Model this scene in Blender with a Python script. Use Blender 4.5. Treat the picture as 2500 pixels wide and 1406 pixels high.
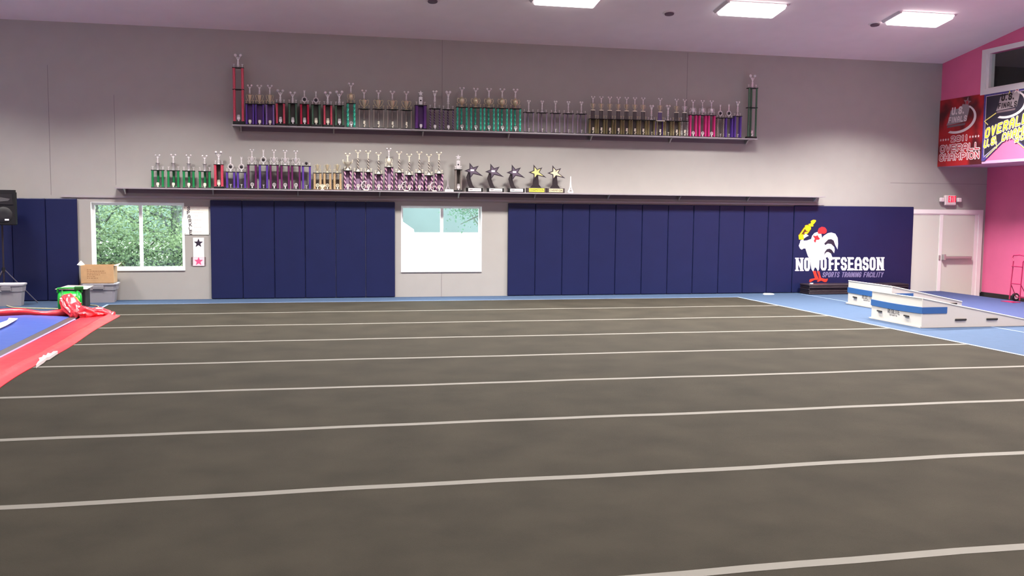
import bpy, math, random
from mathutils import Vector, Matrix, noise
from mathutils.geometry import tessellate_polygon
random.seed(7)
sc = bpy.context.scene
for o in list(bpy.data.objects): bpy.data.objects.remove(o)
COL = sc.collection
PI = math.pi

# ------------------------------------------------------------------ camera
H = 2.15
F_PX = 2355.32; PITCH = .081964; ROLL = .0092528; YAW = .220133
cy_, sy_ = math.cos(YAW), math.sin(YAW); cp_, sp_ = math.cos(PITCH), math.sin(PITCH); cr_, sr_ = math.cos(ROLL), math.sin(ROLL)
FW = Vector((sy_*cp_, cy_*cp_, -sp_)); RT0 = Vector((cy_, -sy_, 0)); UP0 = RT0.cross(FW)
RT = cr_*RT0 + sr_*UP0; UP = -sr_*RT0 + cr_*UP0
CAMP = Vector((0, 0, H))
cd = bpy.data.cameras.new('camera'); cam = bpy.data.objects.new('camera', cd); COL.objects.link(cam)
cd.sensor_width = 36; cd.lens = F_PX/2500*36; cd.clip_end = 500
cam.matrix_world = Matrix(((RT.x, UP.x, -FW.x, 0), (RT.y, UP.y, -FW.y, 0), (RT.z, UP.z, -FW.z, H), (0, 0, 0, 1)))
sc.camera = cam
def ray(x, y): return ((x-1250)/F_PX)*RT - ((y-703)/F_PX)*UP + FW
def atY(x, y, Y):
    v = ray(x, y); return CAMP + v*(Y/v.y)
def atX(x, y, X):
    v = ray(x, y); return CAMP + v*(X/v.x)
def atF(x, y, z=0.):
    v = ray(x, y); return CAMP + v*((z-H)/v.z)

# ------------------------------------------------------------------ world, sun, exposure
w = bpy.data.worlds.new('world'); sc.world = w; w.use_nodes = True
nt = w.node_tree; bg = nt.nodes['Background']
bg.inputs[0].default_value = (.80, .93, 1.0, 1); bg.inputs[1].default_value = 11.0
sd = bpy.data.lights.new('sun', 'SUN'); sd.energy = 7.0; sd.angle = .02; sd.color = (1, .96, .88)
sun = bpy.data.objects.new('sun', sd); COL.objects.link(sun)
sun.rotation_euler = Vector((-.35, .55, -1.15)).to_track_quat('-Z', 'Y').to_euler()
sun.location = (0, 0, 30)
LAMP_W = 290.0; LAMP_SPREAD = math.radians(126); LAMP_COL = (1, .965, .91); DIFF_E = 6.2
sc.view_settings.view_transform = 'Standard'; sc.view_settings.look = 'None'
sc.view_settings.gamma = 1; sc.view_settings.use_curve_mapping = False
sc.view_settings.exposure = 0.0
sc.cycles.max_bounces = 8; sc.cycles.diffuse_bounces = 5
sc.cycles.sample_clamp_indirect = 4

# ------------------------------------------------------------------ materials
def s2l(c): return tuple((v/255/12.92 if v/255 <= .04045 else ((v/255+.055)/1.055)**2.4) for v in c)
MATS = {}
def mat(name, rgb, rough=.6, metal=0., emis=None, noise_amt=0., noise_scale=30., spec=.5, bump=0., bump_scale=80., trans=0., coat=0., srgb=True):
    if name in MATS: return MATS[name]
    m = bpy.data.materials.new(name); m.use_nodes = True; n = m.node_tree.nodes; l = m.node_tree.links
    b = n['Principled BSDF']; c = s2l(rgb) if srgb else rgb
    b.inputs['Base Color'].default_value = (*c, 1); b.inputs['Roughness'].default_value = rough
    b.inputs['Metallic'].default_value = metal; b.inputs['Specular IOR Level'].default_value = spec
    b.inputs['Transmission Weight'].default_value = trans; b.inputs['Coat Weight'].default_value = coat
    if emis: b.inputs['Emission Color'].default_value = (*emis[0], 1); b.inputs['Emission Strength'].default_value = emis[1]
    tc = n.new('ShaderNodeTexCoord')
    if noise_amt:
        nz = n.new('ShaderNodeTexNoise'); nz.inputs['Scale'].default_value = noise_scale; nz.inputs['Detail'].default_value = 5
        l.new(tc.outputs['Object'], nz.inputs['Vector'])
        r = n.new('ShaderNodeMapRange'); r.inputs[1].default_value = .3; r.inputs[2].default_value = .7
        r.inputs[3].default_value = 1-noise_amt; r.inputs[4].default_value = 1+noise_amt
        l.new(nz.outputs[0], r.inputs[0])
        mx = n.new('ShaderNodeMix'); mx.data_type = 'RGBA'; mx.blend_type = 'MULTIPLY'; mx.inputs[0].default_value = 1
        mx.inputs[6].default_value = (*c, 1); l.new(r.outputs[0], mx.inputs[7]); l.new(mx.outputs[2], b.inputs['Base Color'])
    if bump:
        nz2 = n.new('ShaderNodeTexNoise'); nz2.inputs['Scale'].default_value = bump_scale; nz2.inputs['Detail'].default_value = 4
        l.new(tc.outputs['Object'], nz2.inputs['Vector'])
        bp = n.new('ShaderNodeBump'); bp.inputs['Strength'].default_value = bump; bp.inputs['Distance'].default_value = .02
        l.new(nz2.outputs[0], bp.inputs['Height']); l.new(bp.outputs[0], b.inputs['Normal'])
    MATS[name] = m; return m
def stripe_mat(name, a, b_, freq=60., slope=40., duty=.5, rough=.35, metal=.3):
    """spiral foil stripes around a column, in object space"""
    if name in MATS: return MATS[name]
    m = bpy.data.materials.new(name); m.use_nodes = True; n = m.node_tree.nodes; l = m.node_tree.links
    b = n['Principled BSDF']; b.inputs['Roughness'].default_value = rough; b.inputs['Metallic'].default_value = metal
    tc = n.new('ShaderNodeTexCoord'); sx = n.new('ShaderNodeSeparateXYZ'); l.new(tc.outputs['Object'], sx.inputs[0])
    m1 = n.new('ShaderNodeMath'); m1.operation = 'MULTIPLY'; m1.inputs[1].default_value = freq; l.new(sx.outputs[2], m1.inputs[0])
    m2 = n.new('ShaderNodeMath'); m2.operation = 'MULTIPLY_ADD'; m2.inputs[1].default_value = slope
    l.new(sx.outputs[0], m2.inputs[0]); l.new(m1.outputs[0], m2.inputs[2])
    m3 = n.new('ShaderNodeMath'); m3.operation = 'FRACT'; l.new(m2.outputs[0], m3.inputs[0])
    m4 = n.new('ShaderNodeMath'); m4.operation = 'LESS_THAN'; m4.inputs[1].default_value = duty; l.new(m3.outputs[0], m4.inputs[0])
    mx = n.new('ShaderNodeMix'); mx.data_type = 'RGBA'
    mx.inputs[6].default_value = (*s2l(b_), 1); mx.inputs[7].default_value = (*s2l(a), 1)
    l.new(m4.outputs[0], mx.inputs[0]); l.new(mx.outputs[2], b.inputs['Base Color'])
    MATS[name] = m; return m

M_WALL = mat('grey_wall_paint', (160, 156, 152), .75, noise_amt=.02, noise_scale=3)
M_CEIL = mat('ceiling_paint', (240, 226, 226), .85, noise_amt=.02, noise_scale=2)
M_PINK = mat('pink_wall_paint', (220, 102, 146), .6, noise_amt=.03, noise_scale=2)
M_BLUE = mat('blue_carpet', (56, 72, 96), .9, noise_amt=.05, noise_scale=6, bump=.3, bump_scale=300, spec=.2)
M_PURP = mat('dark_blue_carpet', (56, 64, 102), .9, noise_amt=.05, noise_scale=6, bump=.3, bump_scale=300, spec=.2)
M_PAD = mat('navy_vinyl', (22, 28, 68), .42, noise_amt=.05, noise_scale=2.5, spec=.35, bump=.06, bump_scale=6)
M_WHITE = mat('white_trim_paint', (232, 224, 224), .45)
M_DOOR = mat('door_paint', (204, 204, 194), .5)
M_BLK = mat('black_plastic', (18, 17, 19), .5, spec=.4)
M_BASE = mat('black_baseboard', (30, 26, 28), .5)
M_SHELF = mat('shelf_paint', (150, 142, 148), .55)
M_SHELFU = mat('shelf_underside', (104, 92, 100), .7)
M_SILVER = mat('silver_plastic', (236, 230, 232), .3, metal=.45)
M_GOLD = mat('gold_plastic', (214, 202, 168), .3, metal=.5)
M_BRIGHT = mat('bright_cream_metal', (244, 238, 216), .35, metal=.25)
M_DARKG = mat('dark_metal', (60, 54, 60), .35, metal=.6)

# ------------------------------------------------------------------ mesh builder
class MB:
    def __init__(s): s.v = []; s.f = []
    def add(s, vs, fs):
        k = len(s.v); s.v += [tuple(q) for q in vs]; s.f += [tuple(i+k for i in f) for f in fs]; return s
    def box(s, x0, y0, z0, x1, y1, z1):
        return s.add([(x0,y0,z0),(x1,y0,z0),(x1,y1,z0),(x0,y1,z0),(x0,y0,z1),(x1,y0,z1),(x1,y1,z1),(x0,y1,z1)],
                     [(0,3,2,1),(4,5,6,7),(0,1,5,4),(1,2,6,5),(2,3,7,6),(3,0,4,7)])
    def rbox(s, x0, y0, z0, x1, y1, z1, r=.02):
        """box with chamfered vertical and horizontal edges"""
        def ring(z, i):
            a, b, c, d = x0+i, y0+i, x1-i, y1-i; q = r
            return [(a+q,b,z),(c-q,b,z),(c,b+q,z),(c,d-q,z),(c-q,d,z),(a+q,d,z),(a,d-q,z),(a,b+q,z)]
        rs = [ring(z0, r*.6), ring(z0+r, 0), ring(z1-r, 0), ring(z1, r*.6)]
        k = len(s.v)
        for g in rs: s.v += g
        for j in range(3):
            for i in range(8):
                s.f.append((k+j*8+i, k+j*8+(i+1) % 8, k+(j+1)*8+(i+1) % 8, k+(j+1)*8+i))
        s.f.append(tuple(k+i for i in range(7, -1, -1))); s.f.append(tuple(k+24+i for i in range(8)))
        return s
    def lathe(s, prof, c=(0,0,0), n=12, sx=1., sy=1.):
        k = len(s.v)
        for r, z in prof:
            for i in range(n):
                a = 2*PI*i/n; s.v.append((c[0]+r*math.cos(a)*sx, c[1]+r*math.sin(a)*sy, c[2]+z))
        for j in range(len(prof)-1):
            for i in range(n):
                s.f.append((k+j*n+i, k+j*n+(i+1) % n, k+(j+1)*n+(i+1) % n, k+(j+1)*n+i))
        s.f.append(tuple(k+i for i in range(n-1, -1, -1))); s.f.append(tuple(k+(len(prof)-1)*n+i for i in range(n)))
        return s
    def sphere(s, c, r, n=8, m=6, sx=1., sy=1., sz=1.):
        prof = [(max(1e-4, r*math.sin(PI*j/m)), -r*math.cos(PI*j/m)*sz) for j in range(m+1)]
        return s.lathe(prof, c, n, sx, sy)
    def tube(s, pts, rad, n=6, closed=False):
        pts = [Vector(p) for p in pts]; N = len(pts)
        if not hasattr(rad, '__len__'): rad = [rad]*N
        k = len(s.v); ref = None
        for i, p in enumerate(pts):
            if closed: t = pts[(i+1) % N]-pts[i-1]
            else: t = pts[min(i+1, N-1)]-pts[max(i-1, 0)]
            t.normalize()
            if ref is None: ref = Vector((0, 0, 1)) if abs(t.z) < .9 else Vector((1, 0, 0))
            a = (ref - t*ref.dot(t)).normalized(); b = t.cross(a); ref = a
            for j in range(n):
                q = 2*PI*j/n; s.v.append(tuple(p+(a*math.cos(q)+b*math.sin(q))*rad[i]))
        for i in range(N if closed else N-1):
            for j in range(n):
                a0 = k+i*n; a1 = k+((i+1) % N)*n
                s.f.append((a0+j, a0+(j+1) % n, a1+(j+1) % n, a1+j))
        if not closed:
            s.f.append(tuple(k+j for j in range(n-1, -1, -1))); s.f.append(tuple(k+(N-1)*n+j for j in range(n)))
        return s
    def prism(s, poly, fn, d0, d1):
        """2-D polygon (u,v) extruded between depth d0 and d1; fn(u,v,d)->xyz"""
        n = len(poly); k = len(s.v)
        for d in (d0, d1):
            for u, v in poly: s.v.append(tuple(fn(u, v, d)))
        tri = tessellate_polygon([[Vector((u, v, 0)) for u, v in poly]])
        for t in tri:
            s.f.append((k+t[0], k+t[1], k+t[2])); s.f.append((k+n+t[2], k+n+t[1], k+n+t[0]))
        for i in range(n):
            j = (i+1) % n; s.f.append((k+i, k+j, k+n+j, k+n+i))
        return s
    def build(s, name, m, parent=None, smooth=False, loc=None):
        me = bpy.data.meshes.new(name); me.from_pydata(s.v, [], s.f); me.update()
        if m: me.materials.append(m)
        import bmesh
        bm = bmesh.new(); bm.from_mesh(me); bmesh.ops.recalc_face_normals(bm, faces=bm.faces); bm.to_mesh(me); bm.free()
        if smooth:
            me.polygons.foreach_set('use_smooth', [True]*len(me.polygons))
            try: me.set_sharp_from_angle(angle=math.radians(50))
            except Exception: pass
        o = bpy.data.objects.new(name, me); COL.objects.link(o)
        if parent: o.parent = parent
        if loc is not None: o.location = loc
        return o
def thing(name, label, cat, loc=(0,0,0), rz=0, group=None):
    o = bpy.data.objects.new(name, None); COL.objects.link(o); o.empty_display_size = .1
    o.location = loc; o.rotation_euler = (0, 0, rz); o['label'] = label; o['category'] = cat
    if group: o['group'] = group
    return o
def tag(o, label, cat, group=None, kind=None):
    if label: o['label'] = label
    if cat: o['category'] = cat
    if group: o['group'] = group
    if kind: o['kind'] = kind
    return o
def struct(o): o['kind'] = 'structure'; return o
def copy_tree(o, parent=None):
    c = o.copy(); COL.objects.link(c)
    if parent: c.parent = parent
    for ch in list(o.children): copy_tree(ch, c)
    return c

# ------------------------------------------------------------------ lettering
G = {
'A': [[(0,0),(0,4.4),(1.2,6),(2.8,6),(4,4.4),(4,0)],[(0,2.5),(4,2.5)]],
'C': [[(4,4.5),(4,5),(3,6),(1,6),(0,5),(0,1),(1,0),(3,0),(4,1),(4,1.5)]],
'D': [[(0,0),(0,6),(3,6),(4,5),(4,1),(3,0),(0,0)]],
'E': [[(4,6),(0,6),(0,0),(4,0)],[(0,3),(3.2,3)]],
'F': [[(4,6),(0,6),(0,0)],[(0,3),(3.2,3)]],
'G': [[(4,4.6),(4,5),(3,6),(1,6),(0,5),(0,1),(1,0),(3,0),(4,1),(4,2.8),(2.4,2.8)]],
'H': [[(0,0),(0,6)],[(4,0),(4,6)],[(0,3),(4,3)]],
'I': [[(2,0),(2,6)]],
'K': [[(0,0),(0,6)],[(4,6),(0,2.8)],[(1.2,3.6),(4,0)]],
'L': [[(0,6),(0,0),(4,0)]],
'M': [[(0,0),(0,6),(2,3),(4,6),(4,0)]],
'N': [[(0,0),(0,6),(4,0),(4,6)]],
'O': [[(1,0),(0,1),(0,5),(1,6),(3,6),(4,5),(4,1),(3,0),(1,0)]],
'P': [[(0,0),(0,6),(3,6),(4,5),(4,3.6),(3,2.7),(0,2.7)]],
'R': [[(0,0),(0,6),(3,6),(4,5),(4,3.6),(3,2.7),(0,2.7)],[(2,2.7),(4,0)]],
'S': [[(4,4.7),(4,5),(3,6),(1,6),(0,5),(0,4),(1,3),(3,3),(4,2),(4,1),(3,0),(1,0),(0,1),(0,1.3)]],
'T': [[(0,6),(4,6)],[(2,6),(2,0)]],
'U': [[(0,6),(0,1),(1,0),(3,0),(4,1),(4,6)]],
'V': [[(0,6),(2,0),(4,6)]],
'X': [[(0,0),(4,6)],[(0,6),(4,0)]],
'Y': [[(0,6),(2,3),(4,6)],[(2,3),(2,0)]],
'0': [[(1,0),(0,1),(0,5),(1,6),(3,6),(4,5),(4,1),(3,0),(1,0)]],
'1': [[(1,5),(2,6),(2,0)]],
'2': [[(0,5),(1,6),(3,6),(4,5),(4,4),(0,0),(4,0)]],
'.': [[(1.6,0),(1.6,.15)]],
}
SERIF = {'N': [(0,0),(0,6),(4,0),(4,6)], 'F': [(0,0),(0,6)], 'E': [(0,0),(0,6)], 'A': [(.2,0),(3.8,0)]}
LIFT = [0]
def lift(d1):
    LIFT[0] = (LIFT[0]+1) % 23; return d1+LIFT[0]*4e-5
def strokes(mb, lines, fn, w, d0, d1, sc_=(1, 1)):
    """lines in plane units; w stroke width; fn(u,v,d)"""
    for ln in lines:
        for a, b in zip(ln, ln[1:]):
            dx, dy = b[0]-a[0], b[1]-a[1]; L = math.hypot(dx, dy)
            if L < 1e-9: continue
            nx, ny = -dy/L*w/2, dx/L*w/2
            mb.prism([(a[0]+nx, a[1]+ny), (a[0]-nx, a[1]-ny), (b[0]-nx, b[1]-ny), (b[0]+nx, b[1]+ny)], fn, d0, lift(d1))
        for a in ln:
            q = w/2/math.cos(PI/8)
            mb.prism([(a[0]+q*math.cos(PI/8+PI/4*i), a[1]+q*math.sin(PI/8+PI/4*i)) for i in range(8)], fn, d0, lift(d1))
def glyph_box(mb, ch, u0, v0, u1, v1, w, fn, d0, d1, serif=False, shear=0.):
    """one letter inside the box (outer edges), stroke width w"""
    a, b = u0+w/2, v0+w/2; sx, sy = (u1-u0-w)/4, (v1-v0-w)/6
    def T(p): return (a+p[0]*sx+shear*(p[1]*sy), b+p[1]*sy)
    strokes(mb, [[T(p) for p in ln] for ln in G[ch]], fn, w, d0, d1)
    if serif:
        for p in SERIF.get(ch, []):
            t = T(p); e = w*.85; h = w*.26
            z = t[1]-w/2+h if p[1] < 3 else t[1]+w/2-h
            mb.prism([(t[0]-e, z-h), (t[0]+e, z-h), (t[0]+e, z+h), (t[0]-e, z+h)], fn, d0, lift(d1))
def text(mb, s, u0, v0, u1, v1, w, fn, d0, d1, shear=0., gap=.28, grow=0.):
    """a line of text fitted into a box"""
    wid = {' ': .6, 'I': .35, '1': .55, '.': .3, 'M': 1.25}
    tot = sum(wid.get(c, 1) for c in s)+gap*(len(s)-1); k = (u1-u0)/tot; x = u0
    for c in s:
        cw = wid.get(c, 1)*k
        if c != ' ':
            if c in 'I.': glyph_box(mb, c, x+cw/2-k/2-grow, v0-grow, x+cw/2+k/2+grow, v1+grow, w, fn, d0, d1, shear=shear)
            else: glyph_box(mb, c, x-grow, v0-grow, x+cw+grow, v1+grow, w, fn, d0, d1, shear=shear)
        x += cw+gap*k
def star_poly(cx, cy, r, r2=None, rot=0., n=5):
    r2 = r2 or r*.42
    return [(cx+(r if i % 2 == 0 else r2)*math.sin(rot+PI*i/n), cy+(r if i % 2 == 0 else r2)*math.cos(rot+PI*i/n)) for i in range(2*n)]

# ================================================================== THE ROOM
WY = 23.2443            # trophy wall
XL = -9.0; XR = 18.58; XO = 17.029; YF = -6.0
ZC = 6.15; SL = .154; YR = 8.6
ZR = ZC+SL*(WY-YR)
def ceil_z(y): return ZC+SL*(WY-y) if y > YR else ZR-SL*(YR-y)
ZLOW = -.16
# floors
XE = 17.27
struct(MB().box(XL, YF, -.2, XE, WY, 0).build('floor', M_BLUE))
struct(MB().box(XE, YF, -.3, XR+.2, WY, ZLOW).build('floor', mat('concrete', (120, 112, 112), .8)))
struct(MB().box(14.6, YF, -.001, XE-.002, WY, .006).build('floor', M_PURP))
# back wall with two window openings and the door opening
WIN1 = (-4.50, -2.50, .665, 2.215); WIN2 = (2.455, 4.43, .60, 2.20)
WT = .20
def wall_with_holes(name, x0, x1, z0, z1, holes, m):
    mb = MB(); xs = sorted({x0, x1, *[h[0] for h in holes], *[h[1] for h in holes]}); zs = sorted({z0, z1, *[h[2] for h in holes], *[h[3] for h in holes]})
    for a, b in zip(xs, xs[1:]):
        run = []
        for c, d in zip(zs, zs[1:]):
            if any(a >= h[0]-1e-6 and b <= h[1]+1e-6 and c >= h[2]-1e-6 and d <= h[3]+1e-6 for h in holes): continue
            if run and abs(run[-1][1]-c) < 1e-6: run[-1][1] = d
            else: run.append([c, d])
        for c, d in run: mb.box(a, WY, c, b, WY+WT, d)
    return mb.build(name, m)
struct(wall_with_holes('wall_back', XL-.2, XR+.2, -.3, ZC+.02, [WIN1, WIN2], M_WALL))
struct(MB().box(XR, YF, -.3, XR+.2, WY, 4.0).build('wall_right', M_PINK))
struct(MB().box(XL-.2, YF, -.3, XL, WY, ZR+.3).build('wall_left', M_WALL))
struct(MB().box(XL-.2, YF-.2, -.3, XR+.2, YF, ZR+.3).build('wall_front', M_WALL))
# ceiling : two slopes
mb = MB()
def cfn(u, v, d): return (d, u, v)
mb.prism([(WY+.2, ceil_z(WY+.2)), (YR, ZR), (YF-.2, ceil_z(YF-.2)), (YF-.2, ceil_z(YF-.2)+.2), (YR, ZR+.2), (WY+.2, ceil_z(WY+.2)+.2)], cfn, XL-.2, XR+3.2)
struct(mb.build('ceiling', M_CEIL))
# upper pink wall (overhanging mezzanine) with its window opening
MZ0, MZ1 = 3.47, 0
WO = (21.52, 17.6, 5.26, 6.14)     # opening: Y far, Y near, z0, z1
mb = MB()
def xfn(u, v, d): return (d, u, v)
def mezz(poly): mb.prism(poly, xfn, XO, XO+.16)
mezz([(WY, MZ0), (WO[0], MZ0), (WO[0], ceil_z(WO[0])+.05), (WY, ceil_z(WY)+.05)])
mezz([(WO[0], MZ0), (WO[1], MZ0), (WO[1], WO[2]), (WO[0], WO[2])])
mezz([(WO[0], WO[3]), (WO[1], WO[3]), (WO[1], ceil_z(WO[1])+.05), (WO[0], ceil_z(WO[0])+.05)])
mezz([(WO[1], MZ0), (YF, MZ0), (YF, ceil_z(YF)+.05), (YR, ZR+.05), (WO[1], ceil_z(WO[1])+.05)])
struct(mb.build('wall_right', M_PINK))
struct(MB().box(XO, YF, 3.40, XR, WY, MZ0).build('ceiling', mat('overhang_underside', (196, 150, 186), .7)))
struct(MB().box(XR, YF, 4.0, XR+3, WY+.2, 4.12).build('floor', mat('mezzanine_floor', (70, 66, 66), .8)))
struct(MB().box(XR+2.8, YF, 4.0, XR+3, WY+.2, 9).build('wall_right', mat('mezzanine_wall', (92, 86, 88), .8)))
struct(MB().box(XR, WY, 4.0, XR+3, WY+.2, 6.6).build('wall_back', MATS['mezzanine_wall']))
# mezzanine window : jamb, casing and glass
root = MB()
root.box(XO-.03, WO[0]-.02, WO[2]-.13, XO+.0, WO[0]+.15, WO[3]+.12)
root.box(XO-.03, WO[1], WO[3], XO, WO[0]-.02, WO[3]+.12)
root.box(XO-.04, WO[1], WO[2]-.13, XO, WO[0]-.02, WO[2])
root.box(XO, WO[0]-.10, WO[2], XO+.16, WO[0], WO[3])
root.box(XO, WO[1], WO[2], XO+.16, WO[0]-.1, WO[2]+.03)
wz = struct(root.build('window_3', M_WHITE))
M_GLASS = mat('clear_glass', (255, 255, 255), .02, trans=1.)
def glass_mat(name, tint=(1, 1, 1), refl=.06):
    m = bpy.data.materials.new(name); m.use_nodes = True; n = m.node_tree.nodes; l = m.node_tree.links
    for q in list(n): n.remove(q)
    o = n.new('ShaderNodeOutputMaterial'); t = n.new('ShaderNodeBsdfTransparent'); t.inputs[0].default_value = (*tint, 1)
    g = n.new('ShaderNodeBsdfGlossy'); g.inputs['Roughness'].default_value = .03; x = n.new('ShaderNodeMixShader'); x.inputs[0].default_value = refl
    l.new(t.outputs[0], x.inputs[1]); l.new(g.outputs[0], x.inputs[2]); l.new(x.outputs[0], o.inputs[0]); MATS[name] = m; return m
M_PANE = glass_mat('window_glass', (.93, .98, .96), .05)
MB().box(XO+.07, WO[1], WO[2]+.03, XO+.075, WO[0]-.1, WO[3]).build('pane', M_PANE, wz)

# wall joints and ledges
M_JOINT = mat('wall_joint', (120, 112, 116), .8)
k = 1
for jx, z0, z1 in ((-5.31, 2.36, 5.2), (-3.95, 2.6, 4.6), (3.44, 4.0, 6.15), (9.7, 4.0, 6.12), (3.44, 0, .6)):
    struct(MB().box(jx-.004, WY-.003, z0, jx+.004, WY, z1).build('trim_%d' % k, M_JOINT)); k += 1
struct(MB().box(15.6, WY-.003, 2.935, XR, WY, 2.943).build('trim_%d' % k, M_JOINT)); k += 1
struct(MB().box(-5.1, WY-.03, 2.315, 13.65, WY, 2.365).build('trim_%d' % k, mat('ledge_paint', (160, 153, 156), .6))); k += 1
struct(MB().box(XR-.02, YF, ZLOW, XR, WY, -.03).build('baseboard_right', M_BASE))
struct(MB().box(18.5, WY-.02, ZLOW, XR-.02, WY, -.05).build('baseboard_back', M_BASE))

# windows of the back wall
M_VINYL = mat('white_vinyl', (240, 240, 240), .4)
def window(name, W, mull, fr=.055):
    x0, x1, z0, z1 = W; r = MB(); t = .012; yb = WY+WT
    r.box(x0, WY-.004, z0, x0+t, yb, z1); r.box(x1-t, WY-.004, z0, x1, yb, z1)
    r.box(x0, WY-.004, z1-t, x1, yb, z1); r.box(x0, WY-.02, z0, x1, yb, z0+t*2)
    o = struct(r.build(name, M_VINYL))
    f = MB(); ya, yc = WY+.11, WY+.17; a, b, c, d = x0+t, x1-t, z0+2*t, z1-t
    f.box(a, ya, c, a+fr, yc, d); f.box(b-fr, ya, c, b, yc, d); f.box(a+fr, ya, c, b-fr, yc, c+fr*1.2); f.box(a+fr, ya, d-fr, b-fr, yc, d)
    f.box(mull-.035, ya-.01, c+fr, mull+.035, yc, d-fr)
    f.build('window_frame', M_VINYL, o)
    MB().box(a+fr, ya+.03, c+fr, mull-.035, ya+.034, d-fr).build('pane', M_PANE, o)
    MB().box(mull+.035, ya+.03, c+fr, b-fr, ya+.034, d-fr).build('pane', M_PANE, o)
    return o
w1 = window('window_1', WIN1, -3.46)
w2 = window('window_2', WIN2, 3.46, .045)

# ------------------------------------------------------------------ double exit door in the back wall
dt = struct(MB().box(16.15, WY-.035, 2.12, 18.49, WY, 2.235).box(18.36, WY-.035, ZLOW, 18.49, WY, 2.12).box(18.25, WY-.02, ZLOW, 18.36, WY, 2.12).box(16.15, WY-.02, 2.09, 18.25, WY, 2.12)
            .build('trim_%d' % k, M_WHITE)); k += 1
mull = struct(MB().box(17.15, WY-.03, ZLOW, 17.245, WY, 2.09).build('trim_%d' % k, M_WHITE)); k += 1
d1 = struct(MB().box(16.2, WY-.012, ZLOW, 17.15, WY, 2.085).build('door_1', M_DOOR))
d2 = struct(MB().box(17.245, WY-.012, ZLOW, 18.245, WY, 2.085).build('door_2', M_DOOR))
M_BAR = mat('brushed_steel', (176, 168, 166), .4, metal=.5)
bz = .93
bar = MB(); bar.rbox(17.30, WY-.11, bz-.035, 18.15, WY-.045, bz+.035, .012).box(17.30, WY-.05, bz-.02, 17.36, WY-.012, bz+.02).box(18.09, WY-.05, bz-.02, 18.15, WY-.012, bz+.02)
bar.build('push_bar', M_BAR, d2, loc=None)
MB().rbox(17.25, WY-.12, bz-.08, 17.33, WY-.012, bz+.09, .012).build('latch', M_BAR, d2)
MB().box(17.15, WY-.05, bz-.06, 17.2, WY-.03, bz+.06).build('strike_plate', M_BAR, mull)

# exit sign with two emergency lamp heads
p = atY(2319, 489, WY-.05)
ex = thing('exit_sign', 'white exit sign with red letters and two square lamp heads above the double door', 'exit sign', (p.x, WY, p.z))
MB().rbox(-.175, -.09, -.135, .175, 0, .135, .02).build('housing', mat('sign_housing', (225, 208, 208), .4), ex)
def sfn(u, v, d): return (u, -.09-d, v)
mb = MB(); text(mb, 'EXIT', -.075, -.055, .165, .12, .028, sfn, 0, .004)
mb.build('lettering', mat('exit_red', (225, 30, 60), .4, emis=((1, .05, .12), .5)), ex)
for s_ in (-1, 1):
    a = .265*s_
    MB().rbox(a-.06, -.12, -.045, a+.06, -.03, .07, .015).build('lamp_head', mat('lamp_head_white', (230, 214, 216), .35), ex)
    MB().tube([(s_*.17, -.05, 0), (s_*.21, -.05, .01)], .014, 8).build('bracket', M_BAR, ex)

# ------------------------------------------------------------------ wall pads
seams1 = [-8.9, -8.2, -7.5, -6.81, -6.12, -5.429, -4.768]
seams2 = [-1.931, -1.222, -.503, .198, .909, 1.610, 2.311]
seams3 = [5.076, 5.769, 6.460, 7.157, 7.851, 8.553, 9.253, 9.946, 10.656, 11.348, 12.032, 12.761]
ordn = ['first', 'second', 'third', 'fourth', 'fifth', 'sixth', 'seventh', 'eighth', 'ninth', 'tenth', 'eleventh', 'twelfth']
def pad(x0, x1, label, group='navy wall pads under the trophy shelves', z1=2.285):
    o = MB().rbox(x0+.004, WY-.06, .008, x1-.004, WY-.004, z1, .014).build('wall_pad', M_PAD); return tag(o, label, 'wall pad', group)
n1 = len(seams1)-1
for i in range(n1):
    if seams1[i] < -7: continue
    j = n1-1-i
    pad(seams1[i], seams1[i+1], ['tall navy vinyl wall pad beside the left edge of the tree window', 'tall navy vinyl wall pad one away from the tree window, behind the green blower',
        'tall navy vinyl wall pad behind the loudspeaker and grey tote', 'tall navy vinyl wall pad at the far left edge of the picture'][j])
for i in range(6):
    pad(seams2[i], seams2[i+1], '%s navy wall pad to the right of the SPARKLE poster' % ordn[i].capitalize())
for i in range(11):
    pad(seams3[i], seams3[i+1], '%s navy wall pad to the right of the bright white window' % ordn[i].capitalize())
LX0, LX1 = 12.761, 16.304
lp = MB().rbox(LX0+.004, WY-.07, .008, LX1, WY-.004, 2.30, .014).build('logo_pad', M_PAD)
tag(lp, 'wide navy wall pad with white rooster logo and gym lettering beside the door', 'wall pad')
YP = WY-.07
def lfn(px, py, d):
    q = atY(px, py, YP); return (q.x, YP-.001-d, q.z)
def crop(px, py): return (1900+px/6.114, 510+py/6.114)
def C(*pts): return [crop(*p) for p in pts]
M_LW = mat('print_white', (240, 234, 240), .5); M_LR = mat('print_red', (205, 42, 48), .5); M_LO = mat('print_orange_red', (220, 56, 40), .5)
M_LY = mat('print_yellow', (240, 205, 20), .5); M_LG = mat('print_grey', (128, 120, 160), .5); M_LD = mat('print_black', (40, 32, 50), .5); M_LB = mat('print_brown', (90, 44, 20), .5)
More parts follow.
